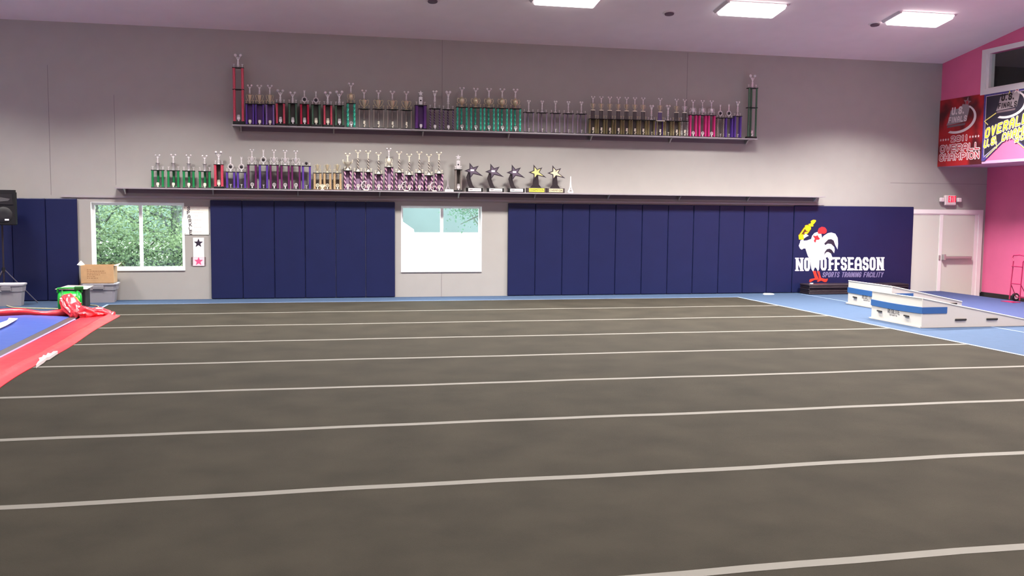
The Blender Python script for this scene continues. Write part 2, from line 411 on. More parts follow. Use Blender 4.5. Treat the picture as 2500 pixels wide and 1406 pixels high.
# letters
mb = MB()
def lbox(ch, x0, y0, x1, y1, w=6.0, serif=True):
    a = crop(x0, y1); b = crop(x1, y0)
    def f2(u, v, d): return lfn(u, -v, d)
    glyph_box(mb, ch, a[0], -a[1], b[0], -b[1], w, f2, 0, .002, serif=serif)
for ch, x0, x1 in (('N', 262, 368), ('O', 385, 474), ('O', 632, 722), ('F', 752, 838), ('F', 842, 925), ('S', 932, 1024), ('E', 1040, 1130), ('A', 1140, 1246), ('S', 1258, 1350), ('O', 1362, 1452), ('N', 1472, 1574)):
    dy = 8 if x0 < 500 else 0
    lbox(ch, x0, 720+dy, x1, 918+dy, 5.6)
mb.build('lettering', M_LW, lp)
mb = MB(); a = crop(655, 1020); b = crop(1560, 942)
text(mb, 'SPORTS TRAINING FACILITY', a[0], -a[1], b[0], -b[1], 1.9, lambda u, v, d: lfn(u, -v, d), 0, .002, shear=.22, gap=.22)
mb.build('small_lettering', M_LG, lp)
# rooster emblem
def decal(name, polys, m, d=(0, .002), parent=lp):
    mb = MB()
    for q in polys: mb.prism(q, lfn, *d)
    return mb.build(name, m, parent)
decal('rooster_tail_gaps', [C((685,500),(735,462),(800,455),(835,500),(842,560),(790,525),(720,560)), C((690,650),(720,605),(770,590),(805,625),(820,665),(760,648),(705,680)), C((815,470),(880,600),(885,560),(840,440))], M_LD, (0, .0024))
decal('rooster_tail', [C((620,470),(680,400),(740,362),(790,352),(850,370),(885,430),(892,520),(884,604),(850,540),(825,470),(790,450),(745,455),(700,500),(660,530)),
    C((690,545),(740,518),(790,525),(835,570),(842,610),(832,660),(800,612),(765,592),(725,600),(695,640),(670,600)),
    C((680,690),(715,648),(745,642),(785,665),(805,720),(800,775),(780,740),(745,715),(700,730),(670,720))], M_LW, (0, .0040))
decal('rooster_body', [C((490,450),(505,400),(540,360),(580,345),(640,370),(650,420),(640,470),(690,520),(700,570),(690,660),(665,720),(660,755),(615,765),(612,830),(608,900),(590,928),(565,880),(545,870),(520,935),(495,900),(480,820),(475,760),(440,700),(420,640),(405,590),(375,590),(350,608),(325,590),(306,548),(325,500),(330,470),(370,455),(380,475),(430,470)),
    C((375,395),(410,368),(430,385),(455,400),(420,415),(385,440))], M_LW, (0, .0050))
decal('rooster_comb', [C((588,330),(605,290),(650,266),(695,275),(722,310),(720,350),(690,372),(650,368),(625,372),(590,368))], M_LR, (0, .0064))
decal('rooster_bandana', [C((512,395),(560,405),(585,390),(600,420),(622,445),(600,462),(565,462),(558,500),(540,498),(528,475),(545,445))], M_LR, (0, .0064))
decal('rooster_legs', [C((510,925),(558,925),(575,980),(600,1035),(610,1040),(590,1058),(540,1058),(480,1092),(460,1085),(470,1050),(510,1040),(545,1035),(530,980)),
    C((575,930),(615,930),(625,985),(640,1030),(700,1045),(738,1040),(735,1060),(718,1090),(690,1092),(640,1068),(590,1090),(578,1078),(612,1045),(598,985))], M_LO, (0, .0045))
decal('logo_trophy_shade', [C((300,390),(360,300),(410,240),(470,220),(500,170),(540,160),(550,180),(500,250),(480,330),(440,380),(380,460),(310,460))], M_LB, (0, .0008))
decal('logo_trophy', [C((302,388),(375,378),(385,400),(378,458),(308,455)), C((315,385),(390,275),(405,285),(340,385)), C((385,370),(400,345),(440,340),(455,320),(470,325),(430,372),(400,372)), C((398,245),(440,240),(485,270),(488,300),(460,330),(420,330),(400,300)),
    C((450,225),(490,215),(525,240),(520,262),(480,262),(455,245)), C((485,180),(520,163),(560,165),(562,185),(535,220),(515,232),(490,215))], M_LY, (0, .004))

# ------------------------------------------------------------------ black carpet mat with tape lines
M_MAT = mat('charcoal_carpet', (43, 39, 32), .95, noise_amt=.22, noise_scale=1.6, bump=.4, bump_scale=220, spec=.15)
MX0, MX1, MYF = -3.957, 10.683, 22.0816; STP = 2.11274
mt = MB().box(MX0, MYF-STP*10, .0, MX1, MYF, .012).build('tumbling_mat', M_MAT)
tag(mt, 'huge charcoal carpet tumbling mat with pale tape lines covering the floor', 'floor mat')
M_TAPE = mat('tape', (92, 88, 82), .8, noise_amt=.03, noise_scale=8)
for i in range(1, 10):
    y = MYF-STP*i
    mb = MB(); N = 40; vs = []; fs = []
    for j in range(N+1):
        x = MX0+(MX1-.03-MX0)*j/N; q = .012*math.sin(j*.5+i*2)+.006*math.sin(j*1.7+i)
        vs += [(x, y-.052+q, .0125), (x, y+.052+q, .0125), (x, y+.052+q, .0145), (x, y-.052+q, .0145)]
    for j in range(N):
        b0 = j*4
        for a, b in ((0, 1), (1, 2), (2, 3), (3, 0)): fs.append((b0+a, b0+b, b0+4+b, b0+4+a))
    fs += [(0, 3, 2, 1), (N*4, N*4+1, N*4+2, N*4+3)]
    mb.add(vs, fs).build('seam_tape', M_TAPE, mt)
M_EDGE = mat('pale_edge', (128, 146, 182), .8)
MB().box(MX1, MYF-STP*10, .0, MX1+.05, MYF+.04, .013).build('edge_strip', M_EDGE, mt)
MB().box(MX0-.05, MYF, .0, MX1, MYF+.04, .013).build('edge_strip', M_EDGE, mt)
MB().box(MX0-.05, MYF-STP*10, .0, MX0, MYF, .013).build('edge_strip', M_EDGE, mt)
o = struct(MB().box(12.86, YF, .0, 12.89, 22.9, .003).build('trim_%d' % k, M_EDGE)); k += 1

# ------------------------------------------------------------------ shelves
def shelf(x0, x1, z, yb0, label, th=.028, cleat=True):
    r = thing('trophy_shelf', label, 'shelf', (x0, WY, z), group='long trophy shelves')
    L = x1-x0
    MB().box(0, -yb0, -th, L, -.002, 0).build('board', M_SHELF, r)
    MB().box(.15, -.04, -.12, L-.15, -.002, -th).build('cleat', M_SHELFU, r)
    n = int(L/1.9)
    for i in range(n+1):
        x = .18+(L-.36)*i/n; mb = MB()
        mb.prism([(-.04, -th), (-yb0+.06, -th), (-yb0+.16, -th-.02), (-.04, -.15)], lambda u, v, d: (d, u, v), x-.014, x+.014)
        mb.build('bracket', M_WALL, r)
    return r
SZ1, SZ2 = 3.995, 2.545
shelf(-1.40, 11.52, SZ1, .33, 'long grey upper trophy shelf crowded with trophies')
shelf(-3.93, 13.50, SZ2, .33, 'longer grey lower trophy shelf, bare at its right half')

# ------------------------------------------------------------------ trophies
TY = WY-.195
def X_(px, py): return atY(px, py, TY).x
def Z_(px, py): return atY(px, py, TY).z
def figure(mb, z, h, wide=1., c=0., pom=True):
    """statuette with raised arms, standing at height z"""
    s = h; mb.lathe([(.11*s, 0), (.09*s, .05*s), (.03*s, .09*s), (.025*s, .13*s)], (c, 0, z), 8)
    mb.tube([(c-.05*s, 0, z+.12*s), (c-.03*s, 0, z+.28*s), (c, 0, z+.44*s)], [.035*s, .042*s, .055*s], 6)
    mb.tube([(c+.05*s, 0, z+.12*s), (c+.03*s, 0, z+.28*s), (c, 0, z+.44*s)], [.035*s, .042*s, .055*s], 6)
    mb.lathe([(.085*s, 0), (.05*s, .08*s), (.05*s, .11*s), (.08*s, .22*s), (.03*s, .27*s)], (c, 0, z+.38*s), 8, 1, .7)
    mb.sphere((c, 0, z+.71*s), .062*s, 6, 5)
    for q in (-1, 1):
        mb.tube([(c+q*.05*s, 0, z+.60*s), (c+q*.12*s*wide, 0, z+.72*s), (c+q*.16*s*wide, 0, z+.86*s)], [.034*s, .032*s, .028*s], 5)
        if pom: mb.sphere((c+q*.18*s*wide, 0, z+.885*s), .115*s, 7, 5)
def wreath(mb, z, h, c=0.):
    mb.lathe([(.16*h, 0), (.06*h, .08*h), (.035*h, .2*h)], (c, 0, z), 8)
    pts = [(c+.27*h*math.cos(a), 0, z+.55*h+.3*h*math.sin(a)) for a in [PI*2*i/14 for i in range(14)]]
    mb.tube(pts, .07*h, 5, closed=True)
    mb.sphere((c, 0, z+.55*h), .14*h, 7, 5, sy=.5)
def cup(mb, z, h, w, oval=False):
    if oval: prof = [(.30*w,0),(.26*w,.05*h),(.06*w,.12*h),(.07*w,.2*h),(.22*w,.32*h),(.31*w,.5*h),(.32*w,.68*h),(.22*w,.84*h),(.1*w,.92*h),(.04*w,1.*h)]
    else: prof = [(.24*w,0),(.2*w,.06*h),(.07*w,.12*h),(.05*w,.2*h),(.13*w,.3*h),(.2*w,.5*h),(.24*w,.7*h),(.27*w,.86*h),(.1*w,.9*h),(.04*w,1.*h)]
    mb.lathe(prof, (0, 0, z), 12)
    for q in (-1, 1):
        if oval: pts = [(q*.28*w,0,z+.78*h),(q*.42*w,0,z+.85*h),(q*.5*w,0,z+.7*h),(q*.44*w,0,z+.45*h),(q*.26*w,0,z+.36*h)]
        else: pts = [(q*.24*w,0,z+.82*h),(q*.40*w,0,z+.9*h),(q*.5*w,0,z+.84*h),(q*.44*w,0,z+.6*h),(q*.3*w,0,z+.36*h),(q*.1*w,0,z+.2*h)]
        mb.tube(pts, .035*w, 6)
def column_mb(h, r, twist=False):
    if not twist: return MB().lathe([(r*1.15, 0), (r*1.15, .012), (r, .014), (r, h-.014), (r*1.15, h-.012), (r*1.15, h)], n=10)
    mb = MB(); N = 36; n = 8
    for i in range(N+1):
        z = h*i/N
        for j in range(n):
            a = 2*PI*j/n; rr = r*(1+.22*math.cos(3*(a)-z*60)); mb.v.append((rr*math.cos(a), rr*math.sin(a), z))
    for i in range(N):
        for j in range(n): mb.f.append((i*n+j, i*n+(j+1) % n, (i+1)*n+(j+1) % n, (i+1)*n+j))
    mb.f.append(tuple(range(n-1, -1, -1))); mb.f.append(tuple(N*n+j for j in range(n)))
    return mb
def trophy(label, group, cols, yb, yd, yt, cm, shelf_z, back=None, base_m=None, base_h=.02, deck_m=None, top='figure', tm=None, side=True,
           front='badge', fm=None, r=None, twist=False, mid=None, backm=None, panel=None, name='trophy'):
    tm = tm or M_SILVER; fm = fm or tm; base_m = base_m or M_BLK; deck_m = deck_m or M_BLK
    xs = [X_(c, (yb+yd)/2) for c in cols]; cx = (xs[0]+xs[-1])/2; w = xs[-1]-xs[0]
    z0 = Z_(cols[0], yb); zd = Z_(cols[0], yd)-z0; zt = Z_((cols[0]+cols[-1])/2, yt)-z0
    t = thing(name, label, 'trophy', (cx, TY, shelf_z+.001), group=group)
    r = (r or min(.022, w*.13))*1.22; W = w/2+r*1.25; D = .075
    MB().rbox(-W, -D, 0, W, D, base_h, min(.008, base_h*.4)).build('base', base_m, t)
    MB().rbox(-W, -D, zd-.018, W, D, zd, .005).build('deck', deck_m, t)
    segs = [(base_h, zd-.018)]
    if mid:
        zm = Z_(cols[0], mid)-z0; segs = [(base_h, zm-.018), (zm, zd-.018)]
        MB().rbox(-W, -D, zm-.018, W, D, zm, .005).build('middle_deck', deck_m, t)
    spots = [(-w/2, -.045), (w/2, -.045)] + ([(back, .04)] if back is not None else [(-w/2+.0, .04), (w/2, .04)])
    for a, b in segs:
        me = column_mb(b-a, r, twist)
        for sx, sy in spots: me_o = MB(); me_o.v, me_o.f = me.v, me.f; me_o.build('column', backm if (backm and sy > 0) else cm, t, smooth=not twist, loc=(sx, sy, a))
    if panel:
        MB().box(-w/2, .044, base_h, w/2, .05, zd-.018).build('back_panel', panel, t)
    h = zt-zd
    tt = MB()
    if top == 'figure': figure(tt, zd, h); tt.build('figure', tm, t, True)
    elif top == 'tallfigure': 
        tt.lathe([(.045, 0), (.035, .02), (.012, .04), (.012, h*.3)], (0, 0, zd), 8); tt.build('pedestal', tm, t, True)
        tt = MB(); figure(tt, zd+h*.3, h*.7, .7); tt.build('figure', tm, t, True)
    elif top in ('cup', 'oval'):
        ch = h*.52; cup(tt, zd, ch, max(.16, min(w*1.05, .22)), top == 'oval'); tt.build('cup', tm, t, True)
        tt = MB(); figure(tt, zd+ch*.98, h-ch, 1.1); tt.build('figure', M_SILVER, t, True)
    elif top == 'onlycup': cup(tt, zd, h, .15); tt.build('cup', tm, t, True)
    elif top == 'bowl':
        tt.lathe([(.05,0),(.04,.03*1),(.015,.05),(.02,.08),(.05,.12),(.085,.16),(.1,.2),(.03,.205)], (0,0,zd), 12)
        for q in (-1, 1): tt.tube([(q*.08,0,zd+.15),(q*.11,0,zd+.2),(q*.105,0,zd+.25),(q*.12,0,zd+.23)], .008, 5)
        tt.build('bowl', tm, t, True); tt = MB(); figure(tt, zd+.2, h-.2, 1.3); tt.build('figure', tm, t, True)
    elif top == 'medal':
        wreath(tt, zd, min(h*.55, .2)); tt.build('medallion', tm, t, True)
        tt = MB(); wz_ = min(h*.55, .2); tt.sphere((0, -.025, zd+wz_*.55), .035, 10, 6, sy=.4); tt.build('medallion_disc', M_DARKG, t, True)
        if h > .25:
            tt = MB(); figure(tt, zd+wz_*.86, h-wz_*.86, .5, pom=False); tt.build('figure', tm, t, True)
    elif top == 'star':
        tt.rbox(-.045, -.015, zd+.01, .045, .015, zd+h*.6, .008); tt.build('plaque', tm, t)
        tt = MB(); tt.sphere((0, -.018, zd+h*.33), .02, 8, 5, sy=.4); tt.build('plaque_disc', M_DARKG, t, True)
        tt = MB(); tt.prism(star_poly(0, zd+h*.84, h*.2), lambda u, v, d: (u, d, v), -.01, .01); tt.tube([(0, 0, zd+h*.58), (0, 0, zd+h*.75)], .008, 5)
        tt.build('star', tm, t)
    elif top == 'colcup':
        hp = h*.46; m_ = tm
        for q in (-.035, 0, .035):
            column_mb(hp*.78, .009).build('riser', backm or M_DARKG, t, True, loc=(q, 0, zd))
        MB().rbox(-.055, -.03, zd+hp*.78, .055, .03, zd+hp*.78+.02, .004).build('upper_deck', M_BRIGHT, t)
        ch = (h-hp)*.55; z_ = zd+hp*.78+.02; cup(tt, z_, ch, .13); tt.build('cup', tm, t, True)
        tt = MB(); figure(tt, z_+ch*.98, zt-z_-ch, 1.2); tt.build('figure', M_SILVER, t, True)
    elif top == 'pedfig':
        hp = h*.45; MB().lathe([(.045, 0), (.03, .03), (.035, hp-.02), (.05, hp)], (0, 0, zd), 10).build('pedestal', mat('clear_acrylic', (200, 195, 198), .15, trans=.5), t, True)
        figure(tt, zd+hp, h-hp, 1.25); tt.build('figure', tm, t, True)
    elif top == 'spiral':
        hp = h*.62; column_mb(hp, .018, True).build('riser', stripe_mat('silver_black_spiral', (60, 52, 56), (225, 215, 200), 14, 22), t, loc=(0, 0, zd+.0))
        tt.lathe([(.05, 0), (.035, .02), (.02, .05)], (0, 0, zd), 8); figure(tt, zd+hp, h-hp, 1.5); tt.build('figure', tm, t, True)
    if side:
        sh = min(.085, h*.45)
        for q in (-1, 1):
            sm = MB(); figure(sm, zd, sh, .8, q*(w/2), pom=(front != 'plain')); sm.build('side_figure', tm, t, True)
    if front:
        fmb = MB(); y = -D+.0
        if front == 'badge':
            fmb.lathe([(.02, 0), (.014, .012), (.008, .02), (.008, .035)], (0, -.055, base_h), 8)
            fmb.prism([(-.024, .03), (.024, .03), (.03, .05), (.03, .085), (.02, .10), (-.02, .10), (-.03, .085), (-.03, .05)], lambda u, v, d: (u, d, v+base_h), -.062, -.048)
        elif front == 'ring':
            fmb.lathe([(.018, 0), (.01, .03), (.01, .045)], (0, -.055, base_h), 8)
            fmb.tube([(.032*math.cos(a), -.055, base_h+.082+.036*math.sin(a)) for a in [2*PI*i/12 for i in range(12)]], .009, 5, closed=True)
            fmb.prism(star_poly(0, base_h+.082, .02), lambda u, v, d: (u, d, v), -.058, -.052)
        elif front == 'plates':
            fmb.box(-.03, -.065, base_h+.11, .03, -.05, base_h+.125).box(-.033, -.07, base_h+.035, .033, -.05, base_h+.1).lathe([(.016, 0), (.02, .01), (.008, .035)], (0, -.055, base_h), 8)
            fmb.box(-.026, -.065, base_h+.135, .026, -.05, base_h+.145)
        elif front == 'tower':
            fmb.sphere((0, -.055, base_h+.02), .02, 8, 5); fmb.sphere((.012, -.055, base_h+.055), .02, 7, 5, sz=.8); fmb.prism(star_poly(-.002, base_h+.10, .03, .02), lambda u, v, d: (u, d, v), -.06, -.05)
            fmb.box(-.02, -.06, base_h+.125, .022, -.05, base_h+.15)
        elif front == 'plain':
            figure(fmb, base_h, .085, .8); fmb.v = [(a, b-.055, c) for a, b, c in fmb.v]
        fmb.build('front_ornament', fm, t, True)
    return t

C_RED = stripe_mat('red_foil', (196, 26, 62), (225, 150, 165), 34, 16, .72); C_REDP = mat('red_column', (186, 28, 66), .35, metal=.2)
C_PUR = stripe_mat('purple_foil', (86, 52, 150), (205, 190, 225), 34, 16, .66); C_PURP = mat('violet_column', (92, 62, 158), .35, metal=.2)
C_DGR = stripe_mat('dark_green_foil', (38, 88, 62), (120, 140, 124), 34, 16, .72); C_TEAL = stripe_mat('teal_spiral', (12, 150, 122), (90, 220, 190), 26, 30, .6)
C_BLKS = stripe_mat('black_silver_foil', (70, 62, 64), (190, 180, 170), 44, 26, .55); C_LIL = stripe_mat('lilac_foil', (112, 96, 116), (176, 160, 178), 44, 26, .6)
C_GRN = mat('green_column', (28, 132, 74), .35, metal=.15); C_PLUM = mat('plum_column', (104, 40, 92), .35, metal=.25); C_PINK = mat('pink_column', (220, 58, 136), .3, metal=.2)
C_GLD = stripe_mat('gold_black_foil', (84, 76, 50), (176, 160, 112), 40, 28, .55); C_GLD2 = stripe_mat('rose_gold_foil', (150, 118, 84), (232, 208, 164), 26, 30, .5)
C_PPK = stripe_mat('pink_purple_swirl', (88, 50, 92), (232, 188, 206), 10, 14, .55); C_DKP = mat('deep_purple_column', (96, 52, 128), .4, metal=.2)
C_BW = stripe_mat('black_white_check', (40, 38, 40), (235, 230, 225), 26, 20, .5); C_IRI = stripe_mat('dark_iridescent', (62, 46, 72), (170, 140, 190), 16, 22, .7)
PAN_G = mat('smoked_panel', (76, 70, 66), .5); PAN_P = mat('purple_panel', (104, 62, 130), .45)
U = SZ1; Lo = SZ2
o5 = ['leftmost', 'second from left', 'third from left', 'fourth from left', 'fifth from left', 'sixth from left', 'seventh from left']
trophy('very tall two-tier red trophy on black block at left end of upper shelf', 'tall end trophies', (572, 592.5), 301, 161, 127, C_RED, U, base_h=.08, mid=214, front='plates', top='figure', r=.024)
for i, (c, yb) in enumerate((((602, 618.5), 300.5), ((625, 643), 300.5), ((650.5, 668), 301))):
    trophy('purple trophy with gold cup on upper shelf, %s of three' % ['left one', 'middle one', 'right one'][i], 'purple trophies with gold cups', c, yb, 248, 200.5, C_PUR if i == 2 else C_PURP, U, r=.017, top='cup', tm=M_GOLD, fm=M_BRIGHT, panel=PAN_P)
for i, (c, yb, yd, yt, cm, nm) in enumerate((((676, 693.5), 302, 246, 212, C_RED, 'red'), ((706.5, 723), 303, 246.7, 217.5, C_DGR, 'dark green'), ((735, 752), 303.5, 248, 212, C_REDP, 'red'),
        ((763, 780), 304.5, 249.7, 214.6, C_DGR, 'dark green'), ((792, 808.5), 305, 250.3, 217, C_RED, 'red'), ((820, 837), 306, 251.5, 215, C_DGR, 'dark green'))):
    nth = ['first', 'first', 'second', 'second', 'third', 'third'][i]
    trophy('%s %s two-column trophy from the left on black block, upper shelf' % (nth.capitalize(), nm), 'red and dark green trophies', c, yb, yd, yt, cm, U, base_h=.055, top='medal' if i in (2, 3) else 'figure', front='plates', panel=PAN_G, fm=M_BRIGHT if i in (3, 4) else M_SILVER)
trophy('single teal spiral-column trophy with tall amphora cup on upper shelf', 'teal trophies', (849, 865), 307, 246.5, 196, C_TEAL, U, top='oval', tm=M_GOLD, fm=M_SILVER, front='ring', twist=True, r=.02)
for i, (c, yb, yd, yt) in enumerate((((877, 901), 309, 261.4, 214.5), ((912, 936), 310.5, 262.3, 216), ((946, 970), 312, 263.8, 218), ((980.5, 1003.5), 313, 265.6, 219))):
    trophy('black and silver three-column trophy with pale gold cup, %s of four' % o5[i], 'black and silver trophies', c, yb, yd, yt, C_BLKS, U, back=0, top='cup', tm=M_GOLD, fm=M_BRIGHT, front='tower', r=.015)
trophy('wide deep purple trophy topped by silver plaque and star, upper shelf', 'purple star trophy', (1017, 1037), 314, 254, 219.6, C_DKP, U, base_h=.03, top='star', front='badge', r=.03, panel=PAN_P)
for i, (c, yb, yd, yt) in enumerate((((1050, 1072.5), 315.5, 262.6, 218), ((1082.5, 1105.5), 316.5, 264.8, 219.5))):
    trophy('dark iridescent three-column trophy with slim figure, %s of two' % ['left', 'right'][i], 'dark iridescent trophies', c, yb, yd, yt, C_IRI, U, back=0, top='tallfigure', front='badge', r=.014, backm=C_IRI)
for i, (c, yb, yd, yt) in enumerate((((1116, 1138.5), 317.5, 259, 210), ((1149.5, 1172.5), 318.7, 260.5, 212), ((1181.7, 1204.7), 320, 261.5, 213), ((1214.8, 1236.5), 321, 262.6, 213.7), ((1247, 1268.6), 322, 263.7, 215))):
    trophy('teal spiral three-column trophy with amphora cup, %s of five' % o5[i], 'teal trophies', c, yb, yd, yt, C_TEAL, U, back=0, top='oval', tm=M_GOLD, fm=M_SILVER, front='ring', twist=True, r=.019)
for i, (c, yb, yd, yt) in enumerate((((1280, 1300.7), 323.5, 273.4, 244), ((1313, 1333), 324.5, 274.5, 245), ((1346, 1365), 325.5, 275.6, 246), ((1377, 1397), 326.5, 276.7, 247), ((1409, 1428.4), 327.5, 277.8, 248))):
    trophy('slim lilac-grey three-column trophy with silver figure, %s of five' % o5[i], 'lilac grey trophies', c, yb, yd, yt, C_LIL, U, back=0, top='tallfigure', tm=M_SILVER, front='plain', r=.015)
gx = [1446.4, 1466.6, 1487.4, 1508.4, 1528.5, 1548.5, 1568.7]
for i, g in enumerate(gx):
    trophy('dark gold two-level trophy with small cup, %s in the row of seven' % o5[i], 'dark gold cup trophies', (g-7, g+7.5), 328.5+i*.5, 289.8+i*.5, 234.5+i*.55, C_GLD, U, top='colcup', tm=M_GOLD, fm=M_BRIGHT, front='tower', r=.012, panel=PAN_G)
trophy('short dark gold trophy with silver figure, first right of the seven cup trophies', 'short dark gold trophies', (1582.5, 1597), 332, 293, 256, C_GLD, U, top='tallfigure', fm=M_BRIGHT, front='plain', r=.012, panel=PAN_G)
trophy('dark gold cup trophy with bright gold deck and purple risers', 'dark gold cup trophies', (1602, 1618.5), 332.5, 294.5, 239, C_GLD, U, top='colcup', tm=M_GOLD, fm=M_BRIGHT, front='tower', r=.012, deck_m=M_BRIGHT, backm=C_PURP, panel=PAN_G)
trophy('short dark gold trophy with silver figure, just right of the bright gold deck', 'short dark gold trophies', (1623, 1637), 333, 294.5, 256, C_GLD, U, top='tallfigure', fm=M_BRIGHT, front='plain', r=.012, panel=PAN_G)
trophy('dark gold cup trophy beside the checkered trophy near the shelf right end', 'dark gold cup trophies', (1643, 1658), 333.5, 295, 240.7, C_GLD, U, top='colcup', tm=M_GOLD, fm=M_BRIGHT, front='tower', r=.012, panel=PAN_G)
trophy('black and white checkered column trophy with silver cup', 'checkered trophy', (1663, 1677), 334, 295, 241.4, C_BW, U, top='colcup', tm=M_SILVER, fm=M_BRIGHT, front='tower', r=.012)
for i, (c, yb) in enumerate((((1684, 1697.5), 335), ((1706.5, 1721), 335.5), ((1729, 1742.5), 336))):
    trophy('hot pink trophy with silver cup, %s of three' % ['left one', 'middle one', 'right one'][i], 'pink trophies', c, yb, 280.3+i*.5, 243.7+i*.5, C_PINK, U, top='oval', tm=M_SILVER, front='ring', r=.018, backm=C_PINK)
trophy('short black and silver trophy right of the pink trophies', 'short trophies at the right end', (1750.3, 1764.5), 336.3, 287, 252.6, C_BLKS, U, top='medal', front='plain', r=.016)
trophy('short violet trophy beside the black and silver one on upper shelf', 'short trophies at the right end', (1771, 1785.5), 336.6, 287, 251, C_PURP, U, top='medal', front='plain', r=.018)
trophy('violet trophy with slim figure, next to the tall dark green trophy', 'short trophies at the right end', (1793, 1806.4), 337, 282.5, 246, C_PURP, U, top='tallfigure', front='plain', r=.018)
trophy('very tall two-tier dark green trophy at right end of upper shelf', 'tall end trophies', (1826, 1844), 338, 213.8, 181, C_DGR, U, back=0, base_h=.05, mid=261.6, front='tower', top='figure', r=.02)
# lower shelf
for i, (c, yb, yd, yt) in enumerate((((373.4, 398), 454.5, 410.8, 373), ((411.8, 435.8), 455, 411.7, 372), ((449.6, 473), 455.6, 412.6, 373.5), ((488.6, 512), 456.2, 413.6, 375))):
    trophy('bright green three-column trophy on lower shelf, %s of four' % o5[i], 'green trophies', c, yb, yd, yt, C_GRN, Lo, back=0, top='pedfig', front='badge', fm=M_BRIGHT, r=.022)
trophy('red sparkly trophy on black block on lower shelf', 'red trophy', (526, 542.6), 457, 397.6, 365, C_RED, Lo, base_h=.05, top='figure', front='plates', fm=M_BRIGHT, r=.024, panel=PAN_G)
for i, (c, yd, yt) in enumerate((((554.6, 572), 415.4, 375.4), ((581, 598.6), 415.6, 376))):
    trophy('short violet trophy with round medallion, %s of the pair beside the red trophy' % ['left', 'right'][i], 'short violet trophies', c, 457.3, yd, yt, C_PURP, Lo, top='medal', front='plain', r=.019)
trophy('plum trophy with silver cup, leftmost of its kind on lower shelf', 'plum trophies', (606.6, 624.6), 458, 398, 360.4, C_PLUM, Lo, top='cup', front='ring', r=.019)
trophy('tall violet medallion trophy between two plum trophies', 'tall violet trophies', (634.8, 652.2), 458.4, 398.4, 358.6, C_PURP, Lo, top='medal', front='plain', r=.019)
for i, (c, yd, yt) in enumerate((((660.6, 678), 399, 362), ((687.6, 705), 400, 363), ((713.4, 731.4), 400.6, 364))):
    trophy('plum trophy with silver cup, %s of three standing together' % ['left one', 'middle one', 'right one'][i], 'plum trophies', c, 459+i*.4, yd, yt, C_PLUM, Lo, top='cup', front='ring', r=.019, backm=C_PLUM)
trophy('tall violet trophy with medallion only, left of the rose gold trophies', 'tall violet trophies', (739.8, 756.6), 460.3, 401.8, 381, C_PURP, Lo, top='medal', front='plain', r=.019)
for i, (c) in enumerate(((768, 782), (792, 806), (816.5, 831))):
    trophy('short rose gold trophy with plain cup, %s of three' % ['left one', 'middle one', 'right one'][i], 'rose gold trophies', c, 460.5+i*.3, 418.6, 397, C_GLD2, Lo, top='onlycup', tm=M_GOLD, fm=M_BRIGHT, front='ring', r=.022, base_m=mat('brown_base', (90, 62, 40), .5))
pp = [((842, 856), 412.8, 370, 'bowl', 'pink and purple swirl trophy with gold bowl, left end of its row'),
      ((866, 882), 416, 363.5, 'spiral', 'first swirl trophy with spiral riser, right of the bowl trophy'),
      ((892, 906), 416.8, 364.6, 'spiral', 'second swirl trophy with spiral riser, behind the left crescent ornament'),
      ((917, 931.5), 422, 369, 'spiral', 'short swirl trophy with spiral riser just left of the tallest one'),
      ((942, 957), 405, 358, 'oval', 'tallest pink and purple swirl trophy with amphora cup, middle of its row'),
      ((967, 982), 418.8, 367, 'spiral', 'first swirl trophy right of the tallest one, lower shelf'),
      ((992, 1006), 424.6, 373, 'spiral', 'second swirl trophy right of the tallest one, lower shelf'),
      ((1016, 1031), 419.8, 367.6, 'spiral', 'third swirl trophy right of the tallest one, lower shelf'),
      ((1040, 1054), 425.6, 374, 'spiral', 'fourth swirl trophy right of the tallest one, beside a crescent ornament'),
      ((1064, 1079), 421.6, 368.8, 'spiral', 'rightmost pink and purple swirl trophy on lower shelf')]
for i, (c, yd, yt, tp, lb) in enumerate(pp):
    trophy(lb, 'pink and purple swirl trophies', c, 461.5+i*.45, yd, yt, C_PPK, Lo, top=tp, tm=M_BRIGHT, fm=M_BRIGHT, front='ring', r=.019, panel=mat('mauve_panel', (140, 112, 140), .5), base_m=M_DARKG)
trophy('slim black trophy topped by silver plaque and star, lower shelf', 'black star-topped trophy', (1112, 1125), 466.5, 412, 376.5, C_BLKS, Lo, base_h=.04, top='star', front='plates', r=.016, base_m=M_BLK, panel=PAN_G)
# crescent ornaments in front of the swirl trophies
for i, (px, lb) in enumerate(((890, 'silver crescent ornament leaning at the second swirl trophy'), (988, 'silver crescent ornament leaning right of the tallest swirl trophy'), (1057, 'silver crescent ornament leaning at the last swirl trophies'))):
    x = X_(px, 450)
    t = thing('crescent_ornament', lb, 'trophy', (x, TY-.10, Lo+.001), group='silver crescent ornaments')
    mb = MB(); mb.tube([(.10*math.cos(a)+.02, 0, .115+.10*math.sin(a)) for a in [math.radians(70+13*j) for j in range(17)]], [.004+.010*math.sin(PI*j/16) for j in range(17)], 6); mb.build('crescent', M_SILVER, t, True)
    mb = MB()
    for a in (100, 150, 200, 250): mb.tube([(.02, 0, .115), (.02+.09*math.cos(math.radians(a)), 0, .115+.09*math.sin(math.radians(a)))], .005, 5)
    mb.build('rays', M_SILVER, t, True); MB().rbox(-.03, -.02, 0, .08, .02, .02, .005).build('base', M_BRIGHT, t)
t = thing('fan_ornament', 'small gold fan-shaped ornament between two rose gold trophies', 'trophy', (X_(787, 450), TY-.10, Lo+.001))
mb = MB()
for a in (60, 75, 90, 105, 120): mb.tube([(0, 0, .02), (.13*math.cos(math.radians(a)), 0, .13*math.sin(math.radians(a)))], [.006, .012], 5)
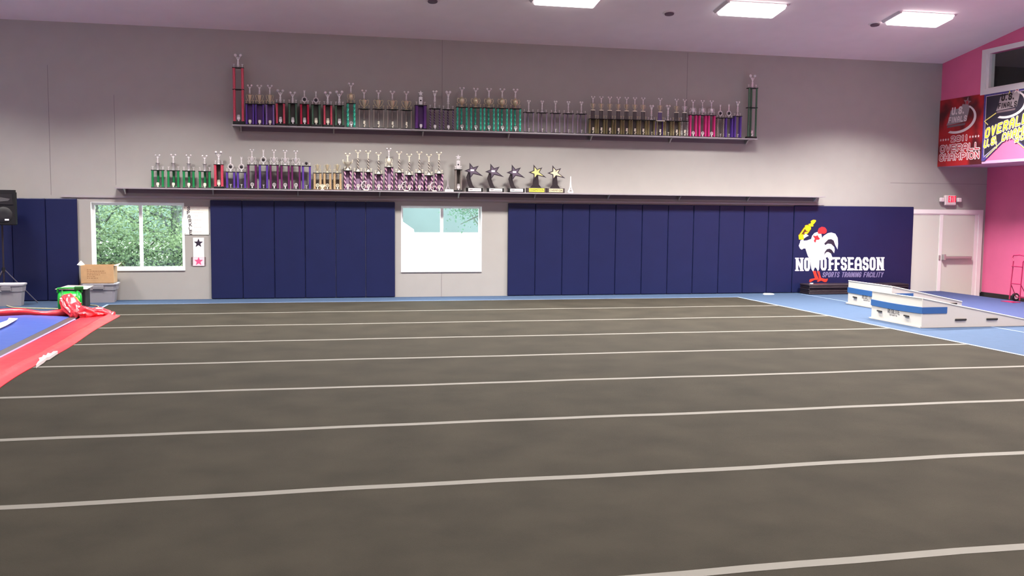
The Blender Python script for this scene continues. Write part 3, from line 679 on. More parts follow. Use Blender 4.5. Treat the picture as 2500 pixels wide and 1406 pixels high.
mb.build('fan', M_BRIGHT, t, True); MB().rbox(-.04, -.02, 0, .04, .02, .02, .005).build('base', M_BRIGHT, t)
# dark star awards
def star_award(px0, px1, scx, scy, r, face, label, group, stem, plate_m, txt=None, base_m=None, yb=466.5, yt=456.5):
    ya = TY-.05
    x0, x1 = atY(px0, yb, ya).x, atY(px1, yb, ya).x; zb = atY(px0, yb, ya).z; bh = atY(px0, yt, ya).z-zb; cx = (x0+x1)/2; W = (x1-x0)/2
    t = thing('star_award', label, 'trophy', (cx, ya, Lo+.001), group=group)
    MB().rbox(-W, -.05, 0, W, .05, bh, .006).build('base', base_m or M_BLK, t)
    pl = MB().box(-W*.78, -.056, bh*.15, W*.78, -.0505, bh*.88).build('name_plate', plate_m, t)
    if txt:
        mb = MB(); text(mb, txt, -W*.7, bh*.3, W*.7, bh*.74, .008, lambda u, v, d: (u, -.056-d, v), 0, .001); mb.build('lettering', M_LD, pl)
    else:
        mb = MB().box(-W*.65, -.0575, bh*.45, -W*.25, -.056, bh*.65).box(-W*.2, -.0575, bh*.42, W*.65, -.056, bh*.52); mb.build('print', mat('plate_print', (120, 112, 116), .6), pl)
    sx = atY(scx, scy, ya).x-cx; sz = atY(scx, scy, ya).z-zb; R = r
    def pts(k): # shooting star: the lower right point is drawn out
        base = star_poly(0, 0, R*k, R*k*.42, math.radians(-20)); out = []
        for i, (a, b) in enumerate(base):
            if i == 4: a, b = a*1.5+.02*k, b*1.12-.005
            out.append((sx+a, sz+b))
        return out
    MB().prism(pts(1.), lambda u, v, d: (u, d, v), -.012, .012).build('star', mat('award_dark', (50, 42, 52), .4), t)
    f = pts(.68); MB().prism(f, lambda u, v, d: (u, d, v), -.016, -.0125).build('star_face', face, t)
    mb = MB()
    if stem == 'curve':
        P = [(sx-R*.25, sz-R*.15), (sx-R*.48, sz-R*.8), (-W*.45, bh+.06), (-W*.25, bh)]; wd = [.05, .055, .06, .07]
        L = [(a-w_*.9, b) for (a, b), w_ in zip(P, wd)]; Rr = [(a+w_*.9, b) for (a, b), w_ in zip(P, wd)]
        mb.prism(L+Rr[::-1], lambda u, v, d: (u, d, v), .0125, .03)
        mb.build('stem', mat('award_stem', (42, 34, 38), .4), t)
        MB().box(sx-.045, -.018, sz-.01, sx+.04, -.0165, sz+.03).build('emblem', M_LW, t)
    else:
        mb.prism([(-W*.62, bh), (W*.55, bh), (W*.28, bh+.08), (sx+.05, sz-R*.2), (sx-.05, sz-R*.2), (-W*.36, bh+.08)], lambda u, v, d: (u, d, v), .0125, .03)
        mb.build('stem', mat('award_stem', (42, 34, 38), .4), t)
        MB().prism([(sx+.0, sz+.025), (sx+.05, sz+.045), (sx+.05, sz+.055), (sx, sz+.035)], lambda u, v, d: (u, d, v), -.018, -.0165).build('emblem', M_LD, t)
    return t
FD = mat('star_face_grey', (98, 86, 102), .35); PLW = mat('plate_white', (222, 214, 214), .5)
for i, (a, b, cx, cy) in enumerate(((1138, 1178, 1153, 415), (1189, 1229.5, 1204, 416.5), (1240, 1280, 1256, 418))):
    star_award(a, b, cx, cy, .2, FD, 'dark shooting-star award on curved stem, %s of three' % ['left one', 'middle one', 'right one'][i], 'dark star awards', 'curve', PLW)
star_award(1285, 1333, 1309, 418.5, .195, mat('gold_star_face', (212, 206, 132), .4), 'gold star award with yellow CHAMPION plate', 'gold star awards', 'flare', mat('plate_yellow', (226, 222, 80), .5), 'CHAMPION', mat('award_base', (64, 52, 54), .5), 468, 456)
star_award(1334.5, 1377.5, 1355, 420, .195, mat('cream_star_face', (228, 206, 172), .4), 'cream star award with pale CHAMPION plate, rightmost star', 'gold star awards', 'flare', mat('plate_cream', (226, 214, 170), .5), 'CHAMPION', MATS['award_base'], 468.5, 457)
# eiffel-like pieces
def tower(px, yb, h, m, label, wbase=.13):
    x = X_(px, yb); t = thing('tower_figurine', label, 'ornament', (x, TY-.06, Lo+.001)); mb = MB(); s = wbase/2
    for q in (-1, 1):
        for r_ in (-1, 1): mb.tube([(q*s*.8, r_*s*.5, .03), (q*s*.4, r_*s*.25, h*.25), (q*s*.16, r_*s*.1, h*.4), (0, 0, h*.95)], [.012, .010, .012, .008], 6)
    mb.tube([(-s*.5, 0, h*.22), (s*.5, 0, h*.22)], .008, 6).tube([(0, 0, h*.38), (0, 0, h)], [.018, .012], 6)
    mb.build('lattice', m, t, True); MB().rbox(-s, -s*.6, 0, s, s*.6, .032, .008).build('base', m, t); return t
tower(1391, 470, .41, mat('white_ceramic', (240, 234, 236), .3), 'small white tower figurine at right end of the lower trophies')
tower(1092, 463, .33, mat('frosted_acrylic', (186, 178, 182), .2, trans=.4), 'frosted clear tower figurine behind the white name card', .15)
x = X_(1095, 463)
cdt = MB().prism([(0, 0), (.03, .05), (.034, .05), (.06, 0)], lambda u, v, d: (x+d, TY-.13+u, Lo+.001+v), -.1, .1).build('name_card', mat('card_white', (228, 220, 222), .6))
tag(cdt, 'white folded name card before the frosted tower figurine', 'name card')
MB().prism([(-.06, .32), (.06, .32), (.06, .62), (-.06, .62)], lambda u, v, d: (x+u, TY-.132+v*.03-d, Lo+v*.05), 0, .001).build('print', MATS['plate_print'], cdt)

# ------------------------------------------------------------------ posters beside the tree window
def pfn(Y): return lambda u, v, d: ((lambda q: (q.x, Y-d, q.z))(atY(u, -v, Y)))
yp = WY-.012; P0 = atY(447.5, 504, yp); P1 = atY(514.5, 573, yp)
po = MB().box(P0.x, yp, P1.z, P1.x-.04, yp+.003, P0.z).build('poster', mat('poster_paper', (250, 246, 232), .7)); tag(po, 'cream poster spelling SPARKLE down its left side', 'poster')
ff = pfn(yp-.001)
mb = MB()
for i, (ch, x, y, rot) in enumerate(zip('SPARKLE', (460.8, 459.7, 461.5, 463.8, 465.0, 464.6, 466), (509, 519, 529, 539, 549, 558.5, 568), (0, .1, -.05, .1, .15, .25, 0))):
    mb2 = [[((p[0]-2)*1.3, (p[1]-3)*1.22) for p in ln] for ln in G[ch]]
    mb2 = [[(x+a*math.cos(rot)-b*math.sin(rot), -y+a*math.sin(rot)+b*math.cos(rot)) for a, b in ln] for ln in mb2]
    strokes(mb, mb2, ff, 1.6, 0, .001)
mb.build('lettering', M_LD, po)
mb = MB(); random.seed(3)
for i, (y, a, b) in enumerate(((511, 470, 488), (519, 467, 492), (527, 476, 480), (537, 473, 491), (545, 474, 480), (555, 474, 492), (566, 472, 492))):
    x = a
    while x < b:
        l = random.uniform(1.5, 3.5); mb.prism([(x, -y-.8), (x+l, -y-.8), (x+l, -y+.8), (x, -y+.8)], ff, 0, .0006); x += l+1.2
mb.build('handwriting', mat('faint_ink', (222, 206, 204), .8), po)
mb = MB()
for a, b in ((450, 507), (511.5, 507), (452, 570), (511, 570)): mb.prism([(a+.8*math.cos(q), -b+.8*math.sin(q)) for q in [PI/3*i for i in range(6)]], ff, 0, .003)
mb.build('pin', M_DARKG, po)
P0 = atY(471, 580, yp); P1 = atY(499, 648.5, yp)
sp = MB().box(P0.x, yp, P1.z, P1.x, yp+.003, P0.z).build('star_sign', mat('sign_paper', (244, 240, 240), .7)); tag(sp, 'narrow white paper sign with black star above pink star', 'paper sign')
MB().prism(star_poly(484.5, -593.5, 11.8, 4.9), ff, 0, .001).build('black_star', M_LD, sp)
mb = MB()
for i in range(6):
    y = -(628.5+i*3.6)
    mb.prism([(466.5, y-.9), (502.5, y-.9-.2), (502.5, y+.7), (466.5, y+.9)], ff, .0, .0012)
mb.build('striped_backing', mat('stripe_backing', (96, 66, 70), .7), sp)
MB().prism([(471, -628), (499, -628), (499, -649), (471, -649)], ff, .0014, .002).build('label', mat('pink_paper', (238, 205, 214), .7), sp)
MB().prism(star_poly(485, -638, 11.2, 4.8), ff, .0022, .003).build('pink_star', mat('pink_star', (214, 80, 128), .7), sp)

# ------------------------------------------------------------------ banners on the overhang
def banner_fn(y0, z0, W_, H_): # u to the right (toward -Y), v up
    return lambda u, v, d: (XO-.022-d, y0-u*W_, z0+v*H_)
bz0, bz1 = 3.392, 5.16
M_BRED = bpy.data.materials.new('red_banner'); M_BRED.use_nodes = True
n = M_BRED.node_tree.nodes; l = M_BRED.node_tree.links; b = n['Principled BSDF']; tc = n.new('ShaderNodeTexCoord'); nz = n.new('ShaderNodeTexNoise')
nz.inputs['Scale'].default_value = 1.6; l.new(tc.outputs['Object'], nz.inputs['Vector']); cr = n.new('ShaderNodeValToRGB')
cr.color_ramp.elements[0].position = .40; cr.color_ramp.elements[0].color = (*s2l((74, 16, 24)), 1); cr.color_ramp.elements[1].position = .60; cr.color_ramp.elements[1].color = (*s2l((172, 26, 34)), 1)
l.new(nz.outputs[0], cr.inputs[0]); l.new(cr.outputs[0], b.inputs['Base Color']); b.inputs['Roughness'].default_value = .45
y0 = WY-.005; W_ = 1.71; H_ = bz1-bz0; fb = banner_fn(y0, bz0, W_, H_)
rb = MB().box(XO-.022, y0-W_, bz0, XO-.004, y0, bz1).build('red_banner', M_BRED); tag(rb, 'red champion banner with 2011 lettering hanging on overhang corner', 'banner')
M_BW = mat('banner_white', (232, 214, 216), .5); M_BR2 = mat('banner_rose', (178, 52, 66), .5); M_BS = mat('banner_silver', (150, 134, 140), .45); M_BK = mat('banner_black', (28, 18, 24), .5)
def stack(fn, parent, items, outer, inner, W_=W_, H_=H_):
    """outlined lettering: a wide pale stroke with a narrower one over it"""
    f2 = lambda u, v, d: fn(u/W_, v/H_, d)
    mo, mi = MB(), MB()
    for s, u0, v0, u1, v1, w1, w2, sh in items:
        e = (w1-w2)/2
        text(mo, s, u0*W_, v0*H_, u1*W_, v1*H_, w1, f2, 0, .0015, shear=sh, grow=e)
        text(mi, s, u0*W_, v0*H_, u1*W_, v1*H_, w2, f2, .0028, .004, shear=sh)
    mo.build('lettering_outline', outer, parent); mi.build('lettering', inner, parent)
stack(fb, rb, [('2011', .30, .36, .68, .44, .066, .030, 0), ('OVERALL', .055, .215, .955, .315, .070, .030, 0), ('CHAMPION', .045, .085, .955, .185, .070, .030, 0)], M_BW, M_BR2)
mb = MB(); f2 = lambda u, v, d: fb(u/W_, v/H_, d)
for i in range(4):
    mb.prism(star_poly((.055+.06*i)*W_, .40*H_, .042), f2, 0, .0015); mb.prism(star_poly((.735+.062*i)*W_, .405*H_, .042), f2, 0, .0015)
mb.build('star_row', M_BW, rb)
def us_logo(fn, parent, ox, oy, k, hollow):
    f = lambda u, v, d: fn((ox+u*k)/W_, (oy+v*k)/H_, d)
    mb = MB(); mb.prism([(0, .14), (.86, .20), (.98, .62), (.66, .70), (.62, .60), (.16, .56), (.10, .34)], f, 0, .0012); mb.build('logo_plate', M_BS, parent)
    mb = MB(); N = 26
    o_ = [(.46+.80*math.cos(a), .30+.42*math.sin(a)) for a in [math.radians(-118+168*i/N) for i in range(N+1)]]
    i_ = [(.44+.72*math.cos(a), .32+.37*math.sin(a)) for a in [math.radians(-112+160*i/N) for i in range(N+1)]]
    mb.prism(o_+i_[::-1], f, .0013, .002); mb.build('swoosh', M_BW, parent)
    mb = MB(); text(mb, 'U.S.', .20, .42, .74, .64, .055, f, .0021, .0035, shear=.12); text(mb, 'FINALS', .08, .20, .86, .37, .035, f, .0021, .0035, shear=.12); mb.build('logo_lettering', hollow, parent)
    mb = MB(); mb.prism([(.03, .07), (.80, .10), (.82, .155), (.05, .13)], f, .0016, .0024); mb.build('logo_subtitle', mat('logo_subtitle', (120, 100, 108), .5), parent)
    mb = MB(); mb.prism(star_poly(.86, .72, .17, .065, .2), f, .0056, .0062); mb.build('logo_star', M_BS if hollow is M_BW else M_BW, parent)
    mb = MB(); mb.prism(star_poly(.86, .72, .09, .035, .2), f, .0063, .007); mb.build('logo_star_centre', M_BR2, parent)
us_logo(fb, rb, .30, .95, .92, M_BW)
# second banner : swallow-tail, purple border
yb2 = y0-W_-.01; W2 = 1.78; fc = banner_fn(yb2, bz0+.075, W2, H_-.035)
pts = [(0, 0), (.06, 0), (.52, .325), (.97, .04), (1, .04), (1, 1), (0, 1)]
pb = MB().prism([(u, v) for u, v in pts], lambda u, v, d: fc(u, v, d), -.012, 0).build('purple_banner', mat('banner_purple', (74, 62, 132), .5, noise_amt=.25, noise_scale=12)); tag(pb, 'dark purple-edged swallow-tailed champion banner with yellow lettering', 'banner')
def inset(poly, d=0): return poly
MB().prism([(.045, .075), (.12, .10), (.52, .365), (.95, .09), (.955, .09), (.955, .93), (.045, .93)], fc, .0005, .0012).build('banner_field', mat('banner_field', (40, 34, 50), .5), pb)
mb = MB(); f2 = lambda u, v, d: fc(u/W2, v/H_, d)
def sc2(ps): return [(u*W2, v*H_) for u, v in ps]
strokes(mb, [sc2([(.045, .075), (.045, .93), (.955, .93)]), sc2([(.045, .055), (.27, .19)])], f2, .012, .0013, .002); mb.build('border_line', M_BW, pb)
mb = MB(); strokes(mb, [sc2([(.10, .05), (.52, .345), (.95, .06)]), sc2([(.30, .17), (.27, .35)]), sc2([(.10, .52), (.03, .575), (.25, .67)]), sc2([(.50, .95), (.47, .84)]), sc2([(.50, .95), (.56, .84)]), sc2([(.70, .66), (.95, .74)])], f2, .026, .0021, .003)
mb.build('star_outline', mat('banner_gold', (222, 204, 110), .45), pb)
M_YL = mat('banner_yellow', (232, 220, 60), .5)
def slant(fn, ang, ox, oy):
    c_, s_ = math.cos(ang), math.sin(ang)
    return lambda u, v, d: fn((ox+u*c_)/W2, (oy+v+u*s_)/H_, d)
for (s, ox, oy, L, hh, kk) in (('OVERALL', .09, .57, 1.45, .25, .05), ('U.S. CHAMPION', .06, .32, 2.0, .20, .042), ('2011', 1.15, .40, .55, .15, .035)):
    fs = slant(fc, math.radians(11.5), ox, oy)
    mo = MB(); text(mo, s, 0, 0, L, hh, kk+.03, fs, .0041, .0050, shear=.15, grow=.015); mo.build('lettering_outline', mat('outline_lilac', (190, 180, 200), .5), pb)
    mi = MB(); text(mi, s, 0, 0, L, hh, kk, fs, .0062, .0075, shear=.15); mi.build('lettering', M_YL, pb)
us_logo(lambda u, v, d: fc(u*W_/W2, v, d+.0045), pb, .45, 1.12, .82, M_BK)

# ------------------------------------------------------------------ ceiling lights and vents
M_TRO = mat('troffer_frame', (214, 200, 204), .5)
M_DIF = mat('light_diffuser', (255, 255, 255), .5, emis=((1, .95, .94), DIFF_E))
tilt = math.atan(SL)
def troffer(x, y, label, power=1.):
    z = ceil_z(y); s_ = 1 if y > YR else -1
    t = thing('ceiling_light', label, 'ceiling light', (x, y, z), group='square-cornered ceiling lights'); t.rotation_euler = (-tilt*s_, 0, 0)
    a, b = .71, .34
    mb = MB(); mb.prism([(-a-.05, 0), (-a, -.05), (-a+.04, -.05), (-a+.04, 0)], lambda u, v, d: (u, d, v), -b-.0, b+.0)
    mb.prism([(a+.05, 0), (a, -.05), (a-.04, -.05), (a-.04, 0)], lambda u, v, d: (u, d, v), -b, b)
    mb.box(-a+.04, -b-.0, -.012, a-.04, b, 0); mb.build('frame', M_TRO, t)
    MB().rbox(-a+.045, -b+.02, -.10, a-.045, b-.02, -.005, .02).build('diffuser', M_DIF, t)
    ld = bpy.data.lights.new('lamp', 'AREA'); ld.shape = 'RECTANGLE'; ld.size = 1.32; ld.size_y = .66; ld.energy = LAMP_W*power; ld.color = LAMP_COL; ld.spread = LAMP_SPREAD
    lo = bpy.data.objects.new('lamp', ld); COL.objects.link(lo); lo.parent = t; lo.location = (0, 0, -.105)
    return t
TX = [14.07, 9.87, 5.65, 1.44, -2.77, -6.98]
names = {0: 'bright ceiling light nearest the pink corner wall', 1: 'bright ceiling light second from the pink corner wall', 2: 'ceiling light at the top edge, third from the pink wall'}
for j, ty in enumerate((20.12, 15.9, 11.6, 5.6, 1.2, -3.2)):
    for i, tx in enumerate(TX):
        if j == 0 and i in names: lb = names[i]
        else: lb = 'ceiling light outside the picture, %s from the right in row %s from the trophy wall' % (ordn[i], ordn[j])
        troffer(tx, ty, lb, (3.0, 2.6, 2.3, 2.0, 1.6, 1.2)[i] if j == 0 else (1.5, 1.15, .8, .6, .42, .3)[i])
for i, (vx, vy) in enumerate(((8.17, 20.69), (13.28, 20.65), (2.86, 20.74))):
    z = ceil_z(vy)
    t = thing('ceiling_vent', ['small dark round ceiling fitting left of the second bright light', 'small dark round ceiling fitting beside the light nearest the pink wall', 'small dark round ceiling fitting at the top edge of the picture'][i], 'ceiling fitting', (vx, vy, z), group='round ceiling fittings')
    t.rotation_euler = (-tilt, 0, 0)
    MB().lathe([(.15, 0), (.15, -.012), (.11, -.02), (.11, 0)], n=20).build('rim', M_CEIL, t, True)
    MB().lathe([(.108, -.021), (.10, -.045), (.05, -.05)], n=20).build('core', mat('fitting_dark', (96, 72, 88), .6), t, True)

# ------------------------------------------------------------------ wedge mats on the right
M_VIN = mat('white_vinyl_mat', (196, 191, 183), .4, bump=.25, bump_scale=4)
M_STR = mat('blue_stripe', (46, 88, 142), .4)
M_HAN = mat('handle_web', (38, 34, 32), .7)
def wedge(x0, y0, y1, L, hh, he, label, wr):
    t = thing('wedge_mat', label, 'wedge mat', (x0, y0, 0), group='white wedge mats'); D = y1-y0
    # side profile in x, wrinkled top edges
    N = 14; M = 8; vs = []; mb = MB()
    def topz(u): return hh+(he-hh)*max(0, (u-.04))/.96
    for j in range(M+1):
        for i in range(N+1):
            u = i/N; v = j/M; vs.append((L*u, D*v, topz(u)+.006*noise.noise(Vector((u*6+wr, v*5, 0)))))
    nb = len(vs)
    for j in range(M+1):
        for i in range(N+1): vs.append((L*i/N, D*j/M, .004))
    fs = []
    W1 = N+1
    for j in range(M):
        for i in range(N):
            a = j*W1+i; fs.append((a, a+1, a+W1+1, a+W1)); fs.append((nb+a, nb+a+W1, nb+a+W1+1, nb+a+1))
    for i in range(N): fs.append((i, nb+i, nb+i+1, i+1)); q = M*W1+i; fs.append((q, q+1, nb+q+1, nb+q))
    for j in range(M): a = j*W1; fs.append((a, a+W1, nb+a+W1, nb+a)); a += N; fs.append((a, nb+a, nb+a+W1, a+W1))
    mb.add(vs, fs); mb.build('body', M_VIN, t)
    # skirts of vinyl at the corners
    MB().prism([(0, 0), (D, 0), (D+.06, .012), (D, .03), (0, .03)], lambda u, v, d: (d, u, v+.003), -.03, 0).build('floor_flap', M_VIN, t)
    # blue fastening strip around high end
    zs0, zs1 = .27, .39
    mb = MB(); n_ = 14
    for i in range(n_):
        a, b_ = D*i/n_, D*(i+1)/n_; da = -.012*math.sin(PI*i/n_); db = -.012*math.sin(PI*(i+1)/n_)
        mb.add([(-.014, a, zs0+da), (-.014, b_, zs0+db), (-.014, b_, zs1+db), (-.014, a, zs1+da), (.002, a, zs0+da), (.002, b_, zs0+db), (.002, b_, zs1+db), (.002, a, zs1+da)], [(0, 1, 2, 3), (0, 4, 5, 1), (3, 2, 6, 7), (4, 7, 6, 5), (0, 3, 7, 4), (1, 5, 6, 2)])
    mb.box(-.014, -.014, zs0, .52, .002, zs1-.0).box(-.014, D-.002, zs0, .52, D+.014, zs1)
    mb.build('blue_strip', M_STR, t)
    mb = MB().box(-.016, -.012, .0, .0, D, zs0-.02)
    # handles
    for hy in (.18, .72):
        MB().prism([(D*(1-hy)-.07, .165), (D*(1-hy)+.07, .17), (D*(1-hy)+.07, .195), (D*(1-hy)-.07, .19)], lambda u, v, d: (d, u, v), -.03, 0).build('handle', M_HAN, t)
    for hx in (.82, 1.5):
        if hx < L-.2: MB().rbox(hx-.12, -.03, .13, hx+.12, 0, .165, .008).build('handle', M_HAN, t)
    mb = MB(); text(mb, 'RESILITE', 0, 0, .38, .085, .011, lambda u, v, d: (-.002-d, D*.66-u, .175+v), 0, .002); text(mb, 'SPORTS', .06, -.04, .30, -.02, .004, lambda u, v, d: (-.002-d, D*.66-u, .175+v), 0, .001)
    mb.build('lettering', mat('print_greyblack', (92, 88, 88), .6), t)
    # seam piping
    mb = MB().tube([(0, -.004, topz(0)), (L, -.004, topz(1))], .012, 6).tube([(-.002, 0, .01), (-.002, 0, topz(0))], .010, 6).tube([(0, 0, topz(0)), (0, D, topz(0))], .012, 6)
    mb.build('piping', M_VIN, t, True)
    return t
wedge(11.374, 15.79, 17.41, 2.75, .555, .03, 'white wedge mat with blue strip, the nearer of the two', 1.)
wedge(12.63, 18.6, 20.3, 1.75, .54, .19, 'white wedge mat with blue strip, the farther, partly hidden one', 4.)

# stack of black folded mats under the logo
A = atF(1971, 719); B = atF(1941, 712)
t = thing('folded_mat', 'stack of folded black mats on the floor below the rooster logo', 'mat stack', (12.97, 22.62, 0))
for i in range(5):
    MB().rbox(-.02+.01*(i % 2), .01*(i % 3), .004+i*.052, 2.9, .5, .052+i*.052, .014).build('mat_layer', mat('black_vinyl', (38, 28, 34), .4), t)
pc = MB(); pc.add([(0, 0, .002), (.28, .02, .002), (.36, .14, .004), (.22, .2, .002), (.04, .16, .002), (.02, .02, .02), (.26, .04, .03), (.33, .13, .012), (.2, .18, .025), (.06, .14, .03)],
   [(0, 1, 6, 5), (1, 2, 7, 6), (2, 3, 8, 7), (3, 4, 9, 8), (4, 0, 5, 9), (5, 6, 7, 8, 9), (4, 3, 2, 1, 0)])
q = atF(1852, 717)
tag(pc.build('crumpled_paper', mat('paper_white', (245, 245, 250), .6), loc=(q.x, 22.75, 0)), 'crumpled white paper on the blue floor by the wall pads', 'paper')
q = atY(1961, 691, 22.8)
tag(MB().box(0, 0, 0, .07, .06, .02).build('tape_roll', MATS['paper_white'], loc=(13.12, 22.85, .265)), 'tiny white scrap on top of the black mat stack', 'paper')

# ------------------------------------------------------------------ hand truck at the right edge
ht = thing('hand_truck', 'maroon tubular hand truck against the pink wall at right edge', 'hand truck', (17.0, 20.1, .006), rz=math.radians(-90))
M_HT = mat('maroon_metal', (150, 26, 70), .35)
mb = MB()
for s_ in (-1, 1): mb.tube([(s_*.17, 0, .05), (s_*.165, .02, .5), (s_*.16, .05, .98)], .014, 8)
mb.tube([(-.16, .05, .98), (-.23, .07, 1.06), (-.2, .08, 1.12), (0, .09, 1.14), (.2, .08, 1.12), (.23, .07, 1.06), (.16, .05, .98)], .014, 8)
mb.build('frame', M_HT, ht, True)
for z_ in (.44, .86): MB().tube([(-.17, .02, z_), (.17, .02, z_)], .012, 8).build('crossbar', M_HT, ht, True)
for s_ in (-1, 1):
    MB().tube([(s_*.17, .02, .42), (s_*.19, .2, .1)], .010, 6).build('brace', M_HT, ht, True)
    wh = MB(); wh.lathe([(.05, -.03), (.095, -.026), (.10, 0), (.095, .026), (.05, .03)], n=16); wh.v = [(s_*.235+c, .22+a, .10+b) for a, b, c in wh.v]; w_ = wh.build('wheel', M_BLK, ht, True)
    hb = MB(); hb.lathe([(.055, -.034), (.055, .034)], n=12); hb.v = [(s_*.235+c, .22+a, .10+b) for a, b, c in hb.v]; hb.build('hub', M_SILVER, w_, True)
MB().tube([(-.24, .22, .1), (.24, .22, .1)], .01, 6).build('axle', M_HT, ht)
MB().box(-.2, -.22, 0, .2, .01, .012).build('toe_plate', M_HT, ht)

# ------------------------------------------------------------------ left side : speaker, totes, blower, inflatable
sx0 = -6.01; sy0 = 22.62
st = thing('speaker_stand', 'black tripod speaker stand behind the grey tote at left edge', 'speaker stand', (-6.16, sy0, 0))
MB().tube([(0, 0, .35), (0, 0, 1.70)], .02, 10).build('pole', M_DARKG, st, True); MB().lathe([(.035, 0), (.035, .09)], (0, 0, .70), 10).build('collar', M_BLK, st, True)
for a in (0, 125, 235):
    c_, s_ = math.cos(math.radians(a)), math.sin(math.radians(a))
    MB().tube([(0, 0, .76), (.66*c_, .45*s_*.7, .02)], .012, 6).build('leg', mat('grey_tube', (78, 74, 88), .4, metal=.3), st, True)
sk = thing('loudspeaker', 'large black loudspeaker with horn on tripod at left edge', 'loudspeaker', (-6.09, sy0, 1.70), rz=math.radians(6))
mb = MB(); prof = [(-.22, -.20), (.22, -.20), (.25, -.12), (.16, .2), (-.16, .2), (-.25, -.12)]
mb.prism(prof, lambda u, v, d: (u, v, d), 0.02, .70); mb.prism([(u*.93, v*.93) for u, v in prof], lambda u, v, d: (u, v, d), .70, .75); mb.prism([(u*.93, v*.93) for u, v in prof], lambda u, v, d: (u, v, d), 0, .02)
mb.build('cabinet', M_BLK, sk)
mb = MB(); mb.prism([(-.19, .44), (.19, .44), (.17, .66), (-.17, .66)], lambda u, v, d: (u, d, v), -.212, -.2); mb.build('horn', mat('horn_black', (34, 32, 34), .35), sk)
mb = MB(); mb.prism([(-.08, .50), (.1, .52), (.13, .56), (-.08, .60)], lambda u, v, d: (u, d, v), -.216, -.212); mb.build('horn_throat', mat('horn_throat', (84, 82, 84), .3), sk)
mb = MB().lathe([(.17, 0), (.16, .01), (.05, .004)], n=24); mb.v = [(a, -.2-c, .22+b) for a, b, c in mb.v]; mb.build('woofer_grille', mat('grille', (26, 25, 28), .6), sk, True)
MB().box(.02, -.216, .1, .10, -.212, .135).build('badge', M_LW, sk)

M_TOTE = mat('grey_tote_plastic', (150, 146, 152), .45)
def tote(loc, wx, dy, h, label, rz=0, lid=True):
    t = thing('storage_tote', label, 'storage tote', loc, rz, 'grey storage totes')
    def ring(z, sx, sy, r=.05):
        a, b = sx/2, sy/2; return [(-a+r, -b, z), (a-r, -b, z), (a, -b+r, z), (a, b-r, z), (a-r, b, z), (-a+r, b, z), (-a, b-r, z), (-a, -b+r, z)]
    mb = MB(); rs = [ring(0, wx*.80, dy*.78), ring(h*.62, wx*.88, dy*.87), ring(h*.64, wx*.92, dy*.91), ring(h*.93, wx*.97, dy*.96)]
    for g in rs: mb.v += g
    for j in range(3):
        for i in range(8): mb.f.append((j*8+i, j*8+(i+1) % 8, (j+1)*8+(i+1) % 8, (j+1)*8+i))
    mb.f.append(tuple(range(7, -1, -1))); mb.f.append(tuple(24+i for i in range(8))); mb.build('tub', M_TOTE, t)
    mb = MB(); rs = [ring(h*.90, wx*1.0, dy*1.0), ring(h*.965, wx*1.02, dy*1.02), ring(h*.985, wx*.96, dy*.94), ring(h*.965, wx*.88, dy*.84)]
    for g in rs: mb.v += g
    for j in range(3):
        for i in range(8): mb.f.append((j*8+i, j*8+(i+1) % 8, (j+1)*8+(i+1) % 8, (j+1)*8+i))
    mb.f.append(tuple(range(7, -1, -1))); mb.f.append(tuple(24+i for i in range(8))); mb.build('lid', mat('tote_lid', (186, 182, 188), .4), t)
    MB().rbox(-wx*.2, -dy*.5+.0, h*.66, wx*.16, -dy*.455, h*.9, .02).build('grip', mat('tote_grip', (132, 128, 134), .5), t)
    return t
tote((-5.97, 22.28, 0), .62, .42, .48, 'grey lidded tote on the floor below the loudspeaker')
tote((-4.255, 22.86, 0), .74, .48, .435, 'grey lidded tote under the tree window, carrying a cardboard box')
cb = thing('cardboard_box', 'open brown cardboard box standing on the grey tote by window', 'cardboard box', (-4.27, 22.84, .437))
M_CARD = mat('cardboard', (186, 148, 108), .8, noise_amt=.06, noise_scale=8); M_CARDL = mat('cardboard_light', (226, 205, 180), .8)
MB().box(-.345, -.22, 0, .33, -.214, .385).box(-.345, .214, 0, .33, .22, .385).box(-.345, -.214, 0, -.339, .214, .385).box(.324, -.214, 0, .33, .214, .385).box(-.339, -.214, 0, .324, .214, .006).build('carton', M_CARD, cb)
MB().add([(-.345, -.22, .385), (-.345, .22, .385), (-.42, .22, .47), (-.42, -.2, .40), (-.35, -.22, .388), (-.35, .22, .388), (-.425, .22, .473), (-.425, -.2, .403)], [(0, 1, 2, 3), (4, 7, 6, 5), (0, 4, 5, 1), (1, 5, 6, 2), (2, 6, 7, 3), (3, 7, 4, 0)]).build('flap', M_CARDL, cb)
MB().add([(.33, -.22, .385), (.33, .22, .385), (.42, .22, .42), (.42, -.2, .37), (.33, -.22, .389), (.33, .22, .389), (.42, .22, .424), (.42, -.2, .374)], [(0, 1, 2, 3), (4, 7, 6, 5), (0, 4, 5, 1), (1, 5, 6, 2), (2, 6, 7, 3), (3, 7, 4, 0)]).build('flap', M_CARDL, cb)
mb = MB(); random.seed(5)
for i, (y, L) in enumerate(((.29, .10), (.255, .36), (.215, .38), (.175, .26), (.135, .12), (.10, .22))):
    x = -.22
    while x < -.22+L:
        l_ = random.uniform(.02, .05); mb.prism([(x, y), (x+l_, y), (x+l_, y+.016), (x, y+.016)], lambda u, v, d: (u, -.22-d, v), 0, .001); x += l_+.012
mb.build('print', mat('box_print', (150, 112, 78), .8), cb)

